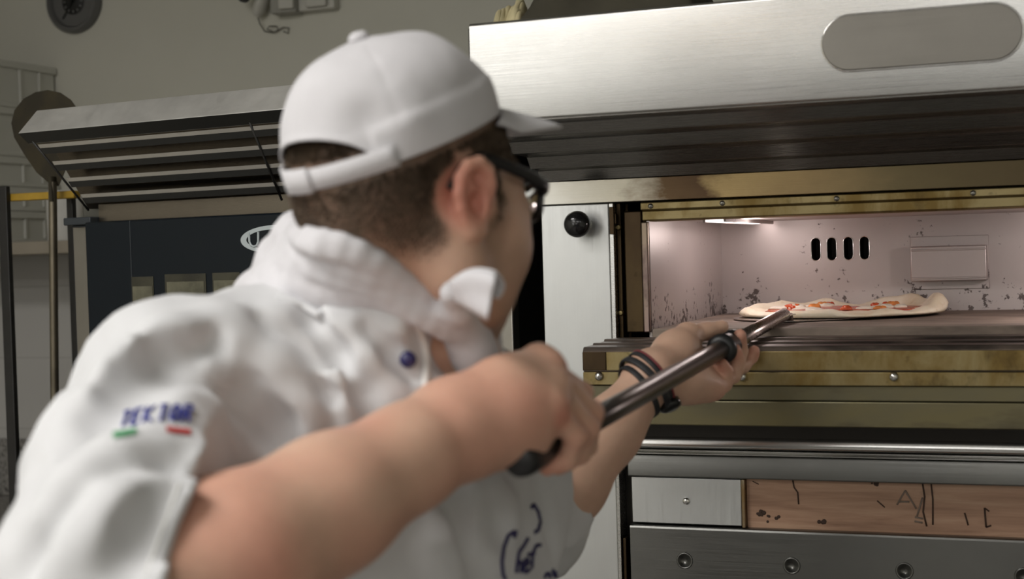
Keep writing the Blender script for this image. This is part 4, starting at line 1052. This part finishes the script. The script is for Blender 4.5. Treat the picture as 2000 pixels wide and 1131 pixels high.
FO = [
    fold([(215, 765), (262, 712), (340, 668), (430, 645), (520, 632)], .016, 'u', .006, .022),
    fold([(158, 900), (205, 812), (262, 752), (330, 708), (410, 680)], .012, 's', -.006, .026),
    fold([(70, 1100), (118, 1040), (170, 985), (235, 935), (300, 905), (352, 893)], .013, 's', -.006, .024),
    fold([(100, 1000), (160, 940), (230, 890), (300, 865)], .014, 'u', .008, .024),
    fold([(110, 1128), (170, 1060), (240, 990), (300, 950)], .014, 'u', .007, .022),
    fold([(250, 1100), (290, 1040), (320, 980)], .010, 's', -.005, .02),
    fold([(560, 612), (620, 660), (665, 730), (690, 800)], .013, 'u', .006, .02),
    fold([(610, 640), (665, 700), (712, 770), (735, 840)], .009, 's', -.005, .02),
    fold([(500, 640), (570, 700), (620, 780), (640, 850)], .009, 's', -.005, .02),
    fold([(470, 660), (540, 720), (580, 800), (600, 860)], .012, 'u', .006, .02),
    fold([(400, 740), (480, 770), (540, 830), (560, 880)], .008, 's', -.004, .02),
    fold([(690, 640), (740, 700), (780, 770), (790, 800)], .010, 'u', .005, .016),
    fold([(720, 640), (765, 690), (800, 745)], .006, 's', -.003, .014),
    fold([(880, 940), (900, 1000), (890, 1080)], .010, 's', -.005, .02),
    fold([(960, 930), (985, 980), (990, 1040)], .010, 'u', .005, .018),
    fold([(1040, 935), (1060, 1000), (1078, 1080)], .008, 's', -.005, .014),
    fold([(800, 1010), (850, 1060), (870, 1125)], .012, 'u', .006, .02),
]
FO = [f for f in FO if len(f[0]) > 1]
jv, jq = build_jacket(.0036, FO).mesh(); jv = relax(jv, jq, 1, .4); TJ = bvh_of(jv, jq)
JK = obj('jacket', (jv, jq), M_jacket, MAN, smooth='all', label='white double breasted cook jacket with short rolled sleeves')
# collar edge, placket piping, seams
def on(px, lift): 
    out = []
    for x, y in px:
        p, n = hit(TJ, x, y, lift)
        if p is not None and (not out or np.linalg.norm(p-out[-1]) < .03): out.append(p)
    return out
def smooth_path(pts, n=5):
    pts = [np.asarray(p) for p in pts]; o = []
    for i in range(len(pts)-1):
        p0, p1, p2, p3 = pts[max(i-1, 0)], pts[i], pts[i+1], pts[min(i+2, len(pts)-1)]
        for t in np.linspace(0, 1, n, endpoint=False):
            o.append(.5*(2*p1+(p2-p0)*t+(2*p0-5*p1+4*p2-p3)*t*t+(3*p1-p0-3*p2+p3)*t**3))
    return o+[pts[-1]]
pp = on([(770, 592), (796, 600), (812, 630), (824, 662), (830, 700), (831, 735), (830, 765)], .001)
obj('piping', tube(B(), smooth_path(pp), .0034, 8), M_pipe, JK, smooth='all')
pp = on([(548, 578), (572, 588), (600, 600), (630, 618)], .0)
obj('shoulder_loop', tube(B(), smooth_path(pp), .0075, 10, flat=.5), M_jacket, JK, smooth='all')
for a in ([(300, 1125), (318, 1075), (335, 1030), (352, 985), (366, 945)],):
    pp = on([(x-16, y) for x, y in a], .0002)
    obj('cuff_seam', tube(B(), smooth_path(pp), .0012, 6), M_pipe, JK, smooth='all')
M_btn = plain('dark_blue_button', (.018, .016, .11), .25, coat=.4)
pB, nB = hit(TJ, 798, 702)
obj('button', lathe(B(), [(.0, .0085), (.004, .0078), (.0068, .0050), (.0072, .0025), (.005, 0), (.003, -.002)], pB, nB, 24), M_btn, JK, smooth='all', label='dark blue knot button')
# embroidered sleeve badge: blue word over a green and a red bar
M_blue = plain('blue_embroidery', (.030, .040, .30), .8, var=.2, vs=300); M_green = plain('green_embroidery', (.10, .36, .17), .8); M_red = plain('red_embroidery', (.50, .035, .03), .8)
def stitched(bm_fn, px, mat, name, parent, lift=.0009, r=.0011):
    pts = on(px, lift)
    if len(pts) < 2: return None
    return pts
GL = {'T': [[(0, 1), (.8, 1)], [(.4, 1), (.4, 0)]], 'E': [[(.75, 1), (0, 1), (0, 0), (.75, 0)], [(0, .5), (.6, .5)]], 'K': [[(0, 1), (0, 0)], [(.75, 1), (0, .48), (.78, 0)]],
      'O': [[(.38, 1), (.06, .8), (0, .5), (.06, .2), (.38, 0), (.7, .2), (.76, .5), (.7, .8), (.38, 1)]], 'R': [[(0, 0), (0, 1), (.55, 1), (.74, .76), (.55, .5), (0, .5)], [(.4, .5), (.78, 0)]]}
base_l, base_r = V(234, 836), V(376, 826)
bmw = []
adv = 1.0/6
for i, ch in enumerate('TEKTOR'):
    for st_ in GL[ch]:
        px = []
        for (x, y) in st_:
            s = (i+x*.80)*adv
            bx_, by_ = base_l+(base_r-base_l)*s
            arc = -10*math.sin(math.pi*min(max(s, 0), 1))*.6
            hgt = 27+4*s
            px.append((bx_+y*9, by_+arc-y*hgt))
        dense = []
        for a, c in zip(px, px[1:]):
            for t_ in np.linspace(0, 1, 5, endpoint=False): dense.append((a[0]+(c[0]-a[0])*t_, a[1]+(c[1]-a[1])*t_))
        dense.append(px[-1]); bmw.append(on(dense, .0018))
bm = B()
for p in bmw: tube(bm, p, .00115, 6)
obj('lettering', bm, M_blue, JK, smooth='all', label='blue embroidered word on the sleeve')
def bar(a, c, w, mat, nm):
    bm = B(); n = 10; rows = []
    for i in range(n+1):
        x, y = a[0]+(c[0]-a[0])*i/n, a[1]+(c[1]-a[1])*i/n
        rows.append([bm.verts.new(hit(TJ, x+u*.15, y+u*w, .0012)[0]) for u in (-.5, -.17, .17, .5)])
    for r0, r1 in zip(rows, rows[1:]):
        for k in range(3): bm.faces.new((r0[k], r0[k+1], r1[k+1], r1[k]))
    obj(nm, bm, mat, JK)
bar((221, 852), (266, 843), 11, M_green, 'green_bar'); bar((324, 840), (372, 846), 11, M_red, 'red_bar')
# script embroidery on the chest
M_violet = plain('dark_violet_embroidery', (.035, .030, .11), .8)
SCR = [[(1007, 1036), (1004, 1048), (1002, 1038), (992, 1046), (983, 1070), (979, 1098), (981, 1122), (986, 1131)],
       [(1036, 992), (1042, 986), (1050, 1000), (1054, 1018), (1050, 1036), (1043, 1040)], [(1030, 1052), (1022, 1066), (1013, 1078)], [(1012, 1080), (1009, 1100), (1007, 1119)], [(1008, 1108), (1013, 1097), (1018, 1101), (1016, 1119)], [(1021, 1109), (1031, 1100), (1029, 1092), (1023, 1096), (1020, 1109), (1025, 1118), (1033, 1113)],
       [(1054, 1064), (1046, 1066), (1039, 1082), (1037, 1110)], [(1030, 1084), (1042, 1081)], [(1062, 1128), (1066, 1121), (1072, 1120), (1072, 1130)], [(1078, 1112), (1080, 1126)], [(1083, 1117), (1086, 1130)]]
bm = B()
for st_ in SCR:
    dense = []
    for a, c in zip(st_, st_[1:]):
        for t_ in np.linspace(0, 1, 4, endpoint=False): dense.append((a[0]+(c[0]-a[0])*t_, a[1]+(c[1]-a[1])*t_))
    pts = on(dense+[st_[-1]], .0006)
    if len(pts) > 2: tube(bm, smooth_path(pts, 2), .0019, 6)
obj('script_embroidery', bm, M_violet, JK, smooth='all', label='dark violet cursive embroidery on the chest')

# ---------------------------------------------------------------- kerchief
K = Field(.0030)
far = [P(930, 640, 1.32), P(905, 590, 1.365), P(820, 530, 1.395), P(720, 490, 1.40), P(640, 462, 1.375)]
TBK = bvh_of(bv, bq)
def kd(x, y, d, r):
    p_, n_ = hit(TBK, x, y)
    return d if p_ is None else min(d, float((p_-CAM)@M3[:, 2])-r*.35)
def strand(rows, k=.003):
    pts = smooth_path([P(x, y, kd(x, y, d, r)) for x, y, d, r in rows], 3); rr = np.interp(np.linspace(0, len(rows)-1, len(pts)), range(len(rows)), [r for *_, r in rows]); K.chain(pts, list(rr), k)
ST = [[(584, 456, 1.315, .013), (612, 470, 1.258, .013), (700, 494, 1.214, .012), (790, 553, 1.200, .010), (868, 612, 1.212, .008), (915, 648, 1.25, .009)],
      [(566, 480, 1.325, .013), (606, 500, 1.252, .013), (696, 519, 1.208, .012), (790, 570, 1.196, .0095), (868, 624, 1.208, .008), (917, 654, 1.25, .009)],
      [(546, 508, 1.335, .014), (598, 528, 1.252, .014), (690, 542, 1.204, .012), (788, 585, 1.192, .0095), (866, 635, 1.206, .008), (918, 660, 1.25, .009)],
      [(524, 540, 1.345, .014), (580, 555, 1.268, .014), (672, 562, 1.210, .012), (760, 586, 1.194, .0095), (840, 632, 1.20, .008), (912, 664, 1.25, .009)],
      [(505, 562, 1.35, .013), (560, 574, 1.30, .013), (640, 578, 1.235, .011), (720, 586, 1.205, .009), (790, 606, 1.198, .006)]]
for R_ in ST: strand(R_)
S1 = [P(584, 458, 1.315)]; S2 = [P(550, 505, 1.335)]; S3 = [P(520, 548, 1.345)]; S4 = [P(488, 572, 1.36), P(540, 584, 1.32), P(610, 592, 1.26)]
K.chain(S4, .016, .012)
K.chain(smooth_path([S1[0]]+far[::-1], 3), .020, .012); K.chain(smooth_path([S2[0]]+[p+V(0, 0, -.02) for p in far[::-1]], 3), .022, .012)
K.cone(S1[0], S3[0], .018, .018, .015)
K.ball(P(908, 620, 1.235), .018, .012)                                            # knot
K.chain([P(884, 572, 1.165), P(894, 600, 1.19), P(908, 630, 1.225)], [.0095, .011, .012], .010)
K.chain([P(908, 645, 1.24), P(924, 690, 1.245), P(935, 725, 1.25)], [.020, .0185, .014], .012)
def wk(p):
    q = (p-P(700, 560, 1.25)); ax = unit(P(880, 650, 1.2)-P(560, 500, 1.3)); al = q@ax
    perp = q-al[:, None]*ax
    return -(.0020*vnoise(np.stack([al*.35, perp@V(0, 0, 1.), perp@fwd], 1), 95, 6)+.0007*vnoise(p, 60, 3))
K.add(wk, np.array([-9.]*3), np.array([9.]*3), 0, 'w')
kv, kq = K.mesh(); kv = relax(kv, kq, 1, .2)
KE = obj('kerchief', (kv, kq), M_kerch, MAN, smooth='all', label='white kerchief rolled around the neck')
# its free corner standing out under the jaw
n, m = 12, 10; vs = []; fs = []
A0, A1 = P(874, 552, 1.150), P(890, 590, 1.158); B0, B1 = P(966, 534, 1.125), P(949, 628, 1.135)
for i in range(n):
    s = i/(n-1)
    for j in range(m):
        t_ = j/(m-1); p = (A0*(1-t_)+A1*t_)*(1-s)+(B0*(1-t_)+B1*t_)*s
        bow = math.sin(math.pi*t_)*.012*(.3+s)+.006*math.sin(2.2*math.pi*t_+1)*s
        vs.append(p+D(.1, -.1, -1)*bow+D(0, -1, 0)*.006*math.sin(math.pi*s)*(1-t_))
for i in range(n-1):
    for j in range(m-1): a = i*m+j; fs.append((a, a+1, a+m+1, a+m))
c0 = len(vs)
for i in range(n):                       # the fold turned back on the far side
    s = i/(n-1)
    for j in range(5):
        t_ = j/4; q = vs[i*m]*(1-t_) + (vs[i*m+m//2]+D(.16, -.02, .35)*.035*s)*t_
        vs.append(q+D(.6, 0, .8)*.010*math.sin(math.pi*t_)*s)
for i in range(n-1):
    for j in range(4): a = c0+i*5+j; fs.append((a, a+1, a+6, a+5))
o = obj('kerchief_corner', (vs, fs), M_kerch, KE, smooth='all'); so_ = o.modifiers.new('t', 'SOLIDIFY'); so_.thickness = .0016

# ---------------------------------------------------------------- cap
tau = math.radians(CAP_TILT)
cfv = hF*math.cos(tau)+hU*math.sin(tau); cu = hU*math.cos(tau)-hF*math.sin(tau); CC = H(CAP_F, 0, CAP_U)
ca, cb, chh, cn = .0975, .0830, .0915, 2.4
def capP(phi, z, off=0.):
    """phi from the front round to his right; z 0..1 of the crown height"""
    zz = min(max(z, 0), 1); k = (1-zz**cn)**(1/cn)
    bulge = 1+.05*max(0, math.cos(phi))*math.sin(math.pi*zz)
    return CC+cfv*((ca*k*bulge+off)*math.cos(phi))+hR*((cb*k+off)*math.sin(phi))+cu*(zz*chh)
ARC0 = math.radians(44); SEAM = .27
def zlow(phi):
    d = abs((phi-math.pi+math.pi) % (2*math.pi)-math.pi)
    return 0 if d >= ARC0 else 0
n, m = 160, 46; vs = []; fs = []; zst = []
for i in range(n):
    phi = 2*math.pi*i/n; d = abs(math.pi-phi)
    zl = .40*math.sqrt(max(0, 1-(d/ARC0)**2)) if d < ARC0 else 0.0
    for j in range(m):
        t_ = j/(m-1); z = zl+(1-zl)*(1-(1-t_)**1.0*1.0) if False else zl+(1-zl)*math.sin(t_*math.pi/2)**1.15
        off = 0
        if zl == 0:
            off = .0016*(1-sstep(SEAM-.01, SEAM+.01, np.array(z)))+.0022*math.exp(-((z-SEAM-.04)/.035)**2)
        else: off = .0018*math.exp(-((z-zl)/.04)**2)
        panel = .0011*math.exp(-((((phi+math.pi/6) % (math.pi/3))-math.pi/6)/.022)**2)*(z > SEAM)
        vs.append(capP(phi, z, off-panel))
vs = np.array(vs)
fr = vnoise(vs, 26, 11)*.0022+vnoise(vs, 60, 12)*.0008; zz_ = ((vs-CC)@cu)/chh
out = vs-CC; out = out/np.linalg.norm(out, axis=1)[:, None]; vs = vs+out*(fr*sstep(SEAM, SEAM+.1, zz_))[:, None]
# dents at the front of the crown and beside the rear arch
for (ph, z, r, dd) in ((.55, .52, .030, -.007), (.9, .33, .022, .004), (2.35, .40, .020, -.004), (2.0, .36, .02, .004), (1.2, .62, .035, .003)):
    c = capP(ph, z); w_ = np.exp(-(((vs-c)**2).sum(1))/(r*r)); vs = vs+out*(w_*dd)[:, None]
for i in range(n):
    for j in range(m-1):
        a = i*m+j; b2 = ((i+1) % n)*m+j; fs.append((a, b2, b2+1, a+1))
CAPO = obj('cap', (vs, fs), M_cap, MAN, smooth='all', label='white baseball cap with open back')
so_ = CAPO.modifiers.new('t', 'SOLIDIFY'); so_.thickness = .0022; so_.offset = 1
# strap and its tab across the opening
def strip(name, ph0, ph1, z0, z1, off, th, mat, parent, nn=26):
    v_ = []; f_l = []
    for i in range(nn):
        ph = ph0+(ph1-ph0)*i/(nn-1)
        for z in (z0, (z0+z1)/2, z1):
            zz = max(z, 0); p = capP(ph, zz, off)
            if z < 0: p = p+cu*(z*chh)
            v_.append(p)
    for i in range(nn-1):
        for j in range(2): a = i*3+j; f_l.append((a, a+3, a+4, a+1))
    o = obj(name, (v_, f_l), mat, parent, smooth='all'); s_ = o.modifiers.new('t', 'SOLIDIFY'); s_.thickness = th; s_.offset = 1; return o
STR = strip('strap', math.pi-ARC0-.16, math.pi+ARC0+.16, -.03, .155, .0040, .0022, M_cap, CAPO)
strip('strap_tab', math.pi-.10, math.pi+.34, -.045, 0.175, .0066, .0026, M_cap, STR, 12)
pk = capP(0, 1.0)
obj('top_button', lathe(B(), [(0, .0062), (.005, .0055), (.0082, .003), (.009, .0), (.007, -.002)], pk+cu*.001, cu, 22), M_cap, CAPO, smooth='all')
# brim
v_ = []; f_l = []; nn, mm = 34, 12
for i in range(nn):
    s = i/(nn-1)*2-1; ph = s*math.radians(60)
    for j in range(mm):
        e = j/(mm-1); p = capP(ph, 0.0, .001); ln_ = .094*(1-.72*s*s)
        v_.append(p+(cfv*math.cos(math.radians(27))-cu*math.sin(math.radians(27)))*ln_*e-cu*(.006*s*s*(1-.0*e)+.004*e*e-.0*e))
for i in range(nn-1):
    for j in range(mm-1): a = i*mm+j; f_l.append((a, a+mm, a+mm+1, a+1))
BR = obj('brim', (v_, f_l), M_cap, CAPO, smooth='all'); s_ = BR.modifiers.new('t', 'SOLIDIFY'); s_.thickness = .0032; s_.offset = 0

# ---------------------------------------------------------------- glasses
M_frame = plain('black_spectacle_frame', (.008, .007, .008), .3)
t = NT('spectacle_lens'); t.setc('Base Color', (.93, .95, .95)); t.setc('Roughness', .02); t.b.inputs['Transmission Weight'].default_value = 1.0; t.b.inputs['IOR'].default_value = 1.5; M_lens = t.m
bm = B()
def GLS(f, r, u): return H(f, r, u)
rim_pts = {}
for s in (1, -1):
    loop_ = []
    for k in range(28):
        a = 2*math.pi*k/28; x = abs(math.cos(a))**.62*math.copysign(1, math.cos(a)); y = abs(math.sin(a))**.62*math.copysign(1, math.sin(a))
        r_ = .0335+.0265*x; loop_.append(GLS(.1035-.010*max(0, x)*1.0-.002*y*0, s*r_, .0085+.0150*y))
    rim_pts[s] = loop_; tube(bm, loop_, .0027, 8, closed=True)
tube(bm, [GLS(.104, .0075, .013), GLS(.107, 0, .016), GLS(.104, -.0075, .013)], .0022, 8)
GLA = obj('glasses', bm, M_frame, MAN, smooth='all', label='black framed spectacles')
for s in (1, -1):
    c = np.mean(rim_pts[s], 0); v_ = [c+(p-c)*.98 for p in rim_pts[s]]
    bm = B(); fr_, bk_ = [], []          # a thin-centred, thick-edged lens
    for q in range(6):
        sc_ = q/5
        fr_.append([bm.verts.new(c+(p-c)*sc_+hF*.0008) for p in (v_ if q else v_[:1])]); bk_.append([bm.verts.new(c+(p-c)*sc_-hF*(.0008+.0045*sc_*sc_)) for p in (v_ if q else v_[:1])])
    for R_, sg in ((fr_, 1), (bk_, -1)):
        for q in range(5):
            for k in range(28):
                u = []
                for w in (R_[q][k % len(R_[q])], R_[q+1][k], R_[q+1][(k+1) % 28], R_[q][(k+1) % len(R_[q])]):
                    if w not in u: u.append(w)
                bm.faces.new(u)
    for k in range(28): bm.faces.new((fr_[5][k], fr_[5][(k+1) % 28], bk_[5][(k+1) % 28], bk_[5][k]))
    obj('lens', bm, M_lens, GLA, smooth=True)
    tp = [GLS(.0965, .0610*s, .018), GLS(.087, .0700*s, .0195), GLS(.055, .0755*s, .0245), GLS(.020, .0790*s, .0285), GLS(-.004, .0795*s, .0285), GLS(-.020, .0800*s, .018), GLS(-.030, .078*s, .000)]
    obj('temple', tube(B(), smooth_path(tp, 4), [.0062]*8+[.0052]*8+[.0034]*9, 10, flat=.45, up=hR), M_frame, GLA, smooth='all')

# ---------------------------------------------------------------- bracelets and watch on the left wrist
M_leather = plain('dark_cord_bracelet', (.022, .022, .025), .55, var=.3, vs=120, bump=.3, bs=500); M_redcord = plain('dark_red_cord', (.20, .035, .04), .6); M_silver = plain('silver_clasp', (.55, .56, .55), .25, 1.)
TB = bvh_of(bv, bq)
def ring(name, c, axis, w, th, mat, parent, gap=.0004):
    x, y, d = frame_of(axis); ins = []; 
    for k in range(40):
        a = 2*math.pi*k/40; dr = x*math.cos(a)+y*math.sin(a)
        h_ = TB.ray_cast(Vector(c), Vector(dr)); r = h_[3] if h_[0] is not None and h_[3] < .05 else .03
        ins.append((dr, r))
    rs = np.array([r for _, r in ins]); rs = np.maximum(rs, (np.roll(rs, 1)+np.roll(rs, -1))/2)
    bm = B(); R_ = []
    for (dr, _), r in zip(ins, rs):
        R_.append([bm.verts.new(c+dr*(r+g)+d*h) for g, h in ((gap, -w/2), (gap+th*.8, -w/2), (gap+th, -w*.3), (gap+th, w*.3), (gap+th*.8, w/2), (gap, w/2))])
    for k in range(40):
        a, b2 = R_[k], R_[(k+1) % 40]
        for q in range(6): bm.faces.new((a[q], a[(q+1) % 6], b2[(q+1) % 6], b2[q]))
    return obj(name, bm, mat, parent, smooth='all')
fL = unit(wrL-elL); tilt = unit(fL+D(.25, .10, 0)*.5)
ring('bracelet', wrL-fL*.024, unit(fL+D(.10, .25, -.1)), .0070, .0024, M_leather, MAN).__setitem__('label', 'wide black bracelet')
BR2 = ring('bracelet', wrL-fL*.002, unit(fL+D(.10, .22, -.1)), .0055, .0024, M_leather, MAN); BR2['label'] = 'black bracelet with a dark red cord'
ring('red_cord', wrL+fL*.0025, unit(fL+D(.10, .22, -.1)), .0026, .0026, M_redcord, BR2)
WA = obj('watch', lathe(B(), [(0, .0072), (.009, .0070), (.0125, .0055), (.0138, .002), (.013, -.004)], PL(1308, 790, 1.79), D(.35, .80, -.35), 28), M_blackplastic, MAN, smooth='all', label='small dark wristwatch')
ring('watch_strap', wrL-fL*.012, unit(fL+D(.45, -.15, .10)), .008, .0028, M_leather, WA, .0030)

# ---------------------------------------------------------------- trousers and shoes
TRS = Field(.012)
hip = mid+V(0, 0, -.50)-fwd*.05; hipZ = hip[2]
TRS.ell(hip, V(.185, .14, .16), TAX, .05)
feet = []
for s in (1, -1):
    h_ = hip+tl*.095*s+V(0, 0, -.05); kn_ = h_+fwd*(.06 if s > 0 else .0)+V(0, 0, -(h_[2]-.50)); an = V(kn_[0], kn_[1], .10)-fwd*(.02 if s > 0 else .07)
    TRS.chain([h_, kn_, an], [.095, .072, .062], .04); feet.append(an)
tv, tq = TRS.mesh(); obj('trousers', (tv, tq), plain('dark_grey_trousers', (.05, .05, .055), .9), MAN, smooth='all')
for an in feet:
    S = Field(.006); S.chain([V(an[0], an[1], .05)-fwd*.05, V(an[0], an[1], .045)+fwd*.06, V(an[0], an[1], .035)+fwd*.15], [.044, .043, .034], .02); S.cone(V(an[0], an[1], .10), V(an[0], an[1], .05), .05, .044, .02)
    S.add(lambda p: p[:, 2]*-1+.0005, np.array([-9, -9, -1.]), np.array([9, 9, 1.]), .002, 'i') if False else None
    sv, sq = S.mesh(); sv[:, 2] = np.maximum(sv[:, 2], .001); obj('shoe', (sv, sq), M_black, MAN, smooth='all')

# ================================================================== the peel in his hands
PEEL = thing('pizza_peel', 'long steel pizza peel with black grips held in both of his hands', 'peel', tuple(pb_))
M_pole = plain('dark_steel_tube', (.095, .085, .078), .30, .9, var=.12, vs=8); M_pole2 = steel('bright_peel_tube', (.52, .47, .44), .25, brush=.05)
col = pole_pt(1414)
obj('handle', tube(B(), [pole_pt(1030), pole_pt(1200), col], .0112, 24), M_pole, PEEL, smooth='all')
tipL = pb_-pax*.028
obj('ferrule', tube(B(), [col, tipL, pb_-pax*.006, pb_], [.0100, .0096, .0092, .0072], 24), M_pole2, PEEL, smooth='all', label='bright thinner front tube')
obj('end_grip', tube(B(), [pole_pt(1012), pole_pt(1014), pole_pt(1022), pole_pt(1100), pole_pt(1103)], [.0105, .0128, .0140, .0136, .0115], 24), M_black, PEEL, smooth='all', label='black rubber end grip')
cp = col-pax*.008
obj('sliding_grip', tube(B(), [cp-pax*.012, cp-pax*.010, cp-pax*.004, cp+pax*.002, cp+pax*.003, cp+pax*.014, cp+pax*.030, cp+pax*.050, cp+pax*.052, cp+pax*.062, cp+pax*.066, cp+pax*.068],
     [.0118, .0172, .0192, .0178, .0145, .0148, .0152, .0148, .0170, .0172, .0155, .0105], 28), M_black, PEEL, smooth='all', label='black rubber sliding grip')
bd = unit(V(pax[0], pax[1], 0)); bs_ = V(bd[1], -bd[0], 0)
BZ = 1.3375; BCc = V(pb_[0], pb_[1], BZ)+bd*.135
poly = []
for k in range(40):
    a = math.pi*2*k/40; poly.append((math.cos(a)*.105, math.sin(a)*.105))
poly = [p for p in poly if not (p[0] < -.09)]
i0 = min(range(len(poly)), key=lambda i: abs(math.atan2(poly[i][1], -poly[i][0])+0) if poly[i][1] > 0 else 9)
poly = poly[i0+0:]+poly[:i0]
poly = sorted(poly, key=lambda p: math.atan2(p[1], p[0]))+[(-.125, .012), (-.125, -.012)]
bl = plate(B(), [(x, y) for x, y in poly], BCc, bd, bs_, (0, 0, 1), .0013); obj('blade', bl, M_pole2, PEEL)
bm = B()
plate(bm, [(-.012, -.011), (.012, -.011), (.022, -.013), (.022, .013), (.012, .011), (-.012, .011)], pb_-bd*.004+V(0, 0, -.002), bd, bs_, (bd*0+V(0, 0, 1)), .0016)
prism_pts = [pb_+bd*.016, V(pb_[0], pb_[1], BZ+.001)+bd*.024]
tube(bm, prism_pts, .0085, 10, flat=.35, up=(0, 0, 1)); obj('blade_neck', bm, M_pole2, PEEL, smooth=True)

# ================================================================== the pizza
PZ0 = 1.3402; pzc = V(-.3445, 2.395, PZ0); PR = .160
PIZ = thing('pizza', 'raw pizza with pale puffy crust and tomato half on the peel inside the oven', 'pizza', tuple(pzc))
rng = np.random.default_rng(11); n, m = 120, 26
def crust_h(a):   # height of the rim by angle (0 = right, pi/2 = into the oven)
    fr = .5-.5*math.sin(a); h = .0150-.0065*fr**2+(.0030*math.sin(3*a+.6)+.003*math.sin(7*a+1.2)+.0025*math.sin(11*a))*(1-.5*fr)
    h += .011*math.exp(-((a-.15)/.42)**2)+.011*math.exp(-((a-6.283-.15)/.42)**2)+.010*math.exp(-((a-1.0)/.3)**2)+.006*math.exp(-((a-3.3)/.22)**2)
    return max(.0065, h)
def rad_(a): return PR*(1+.020*math.sin(2*a+.4)+.018*math.sin(5*a+2)+.010*math.sin(9*a))
def droop(x, y):  # the left front edge still hangs off the tilted blade
    return .0
vs = []; fs = []
for i in range(n):
    a = 2*math.pi*i/n; h = crust_h(a); R_ = rad_(a)
    prof = [(0, .0085), (.25, .0085), (.5, .0078), (.70, .0066), (.755, .0068), (.79, max(.0068, .3*h+.004)), (.83, .72*h), (.87, .94*h), (.91, h), (.95, .92*h), (.98, .70*h), (1., .42*h), (.99, .18*h), (.96, .02*h), (.9, 0), (.5, 0), (0, 0)]
    for rr, z in prof:
        lump = 1+.0
        vs.append(V(pzc[0]+math.cos(a)*R_*rr, pzc[1]+math.sin(a)*R_*rr, PZ0+z))
mp = len(prof); vs = np.array(vs)
nz = vnoise(vs, 70, 21)*.0018+vnoise(vs, 32, 22)*.0022; rr = np.sqrt((vs[:, 0]-pzc[0])**2+(vs[:, 1]-pzc[1])**2)
vs[:, 2] += np.where(vs[:, 2] > PZ0+.004, nz*sstep(.09, .125, rr), 0)
for i in range(n):
    for j in range(mp-1):
        a = i*mp+j; b2 = ((i+1) % n)*mp+j; fs.append((a, b2, b2+1, a+1))
t = NT('pale_dough'); cn_ = t.noise(26, 5, .6); sp = t.noise(60, 3)
t.setc('Base Color', t.mix(t.ramp(sp, [(.62, 0.), (.75, .55)]), t.ramp(cn_, [(.3, (.78, .66, .46)), (.6, (.90, .82, .66))]), (.55, .36, .17))); t.setc('Roughness', .6)
t.b.inputs['Subsurface Weight'].default_value = .1; t.b.inputs['Subsurface Radius'].default_value = (.006, .004, .002); t.bump(t.noise(120, 4), .25, .001); M_dough = t.m
CR_ = obj('crust', (vs, fs), M_dough, PIZ, smooth='all')
t = NT('tomato_sauce'); t.setc('Base Color', t.ramp(t.noise(40, 5, .6), [(.3, (.42, .05, .018)), (.6, (.62, .10, .03)), (.75, (.68, .22, .07))])); t.setc('Roughness', .25); t.bump(t.noise(90, 4), .5, .0015); M_sauce = t.m
M_cheese = plain('white_cheese', (.80, .74, .62), .4, var=.1, vs=60, bump=.3, bs=90); M_orange = plain('orange_topping', (.70, .25, .06), .4, var=.2, vs=50)
def blob_disc(name, cx_, cy_, r, h, mat, z=None, seed=0, par=PIZ):
    rg = np.random.default_rng(seed); ph = rg.uniform(0, 6.28, 4); bm = B(); nn = 22; rings = []
    for k, (q, zz) in enumerate(((1.0, 0), (.92, .6), (.7, .92), (.35, 1.0))):
        ring_ = []
        for i in range(nn):
            a = 2*math.pi*i/nn; w = 1+.18*math.sin(2*a+ph[0])+.13*math.sin(3*a+ph[1])+.07*math.sin(5*a+ph[2])
            ring_.append(bm.verts.new((cx_+math.cos(a)*r*q*w, cy_+math.sin(a)*r*q*w, (z if z is not None else PZ0+.0052)+zz*h*(1+.2*math.sin(3*a+ph[3])))))
        rings.append(ring_)
    for a, b2 in zip(rings, rings[1:]):
        for i in range(nn): bm.faces.new((a[i], a[(i+1) % nn], b2[(i+1) % nn], b2[i]))
    bm.faces.new(rings[-1]); bm.faces.new(rings[0][::-1])
    return obj(name, bm, mat, par, smooth='all')
blob_disc('tomato_sauce', pzc[0], pzc[1], PR*.72, .0034, M_sauce, PZ0+.0064, 2)
rg = np.random.default_rng(4)
for k in range(16):
    a = rg.uniform(0, 6.28); q = PR*.62*math.sqrt(rg.uniform(0.05, 1)); blob_disc('cheese', pzc[0]+math.cos(a)*q, pzc[1]+math.sin(a)*q, rg.uniform(.010, .020), rg.uniform(.003, .006), M_cheese, PZ0+.0088, k+10)
for k in range(9):
    a = rg.uniform(0, 6.28); q = PR*.62*math.sqrt(rg.uniform(0.1, 1)); blob_disc('topping', pzc[0]+math.cos(a)*q, pzc[1]+math.sin(a)*q, rg.uniform(.008, .014), rg.uniform(.004, .008), M_orange if k % 2 else M_sauce, PZ0+.0092, k+50)
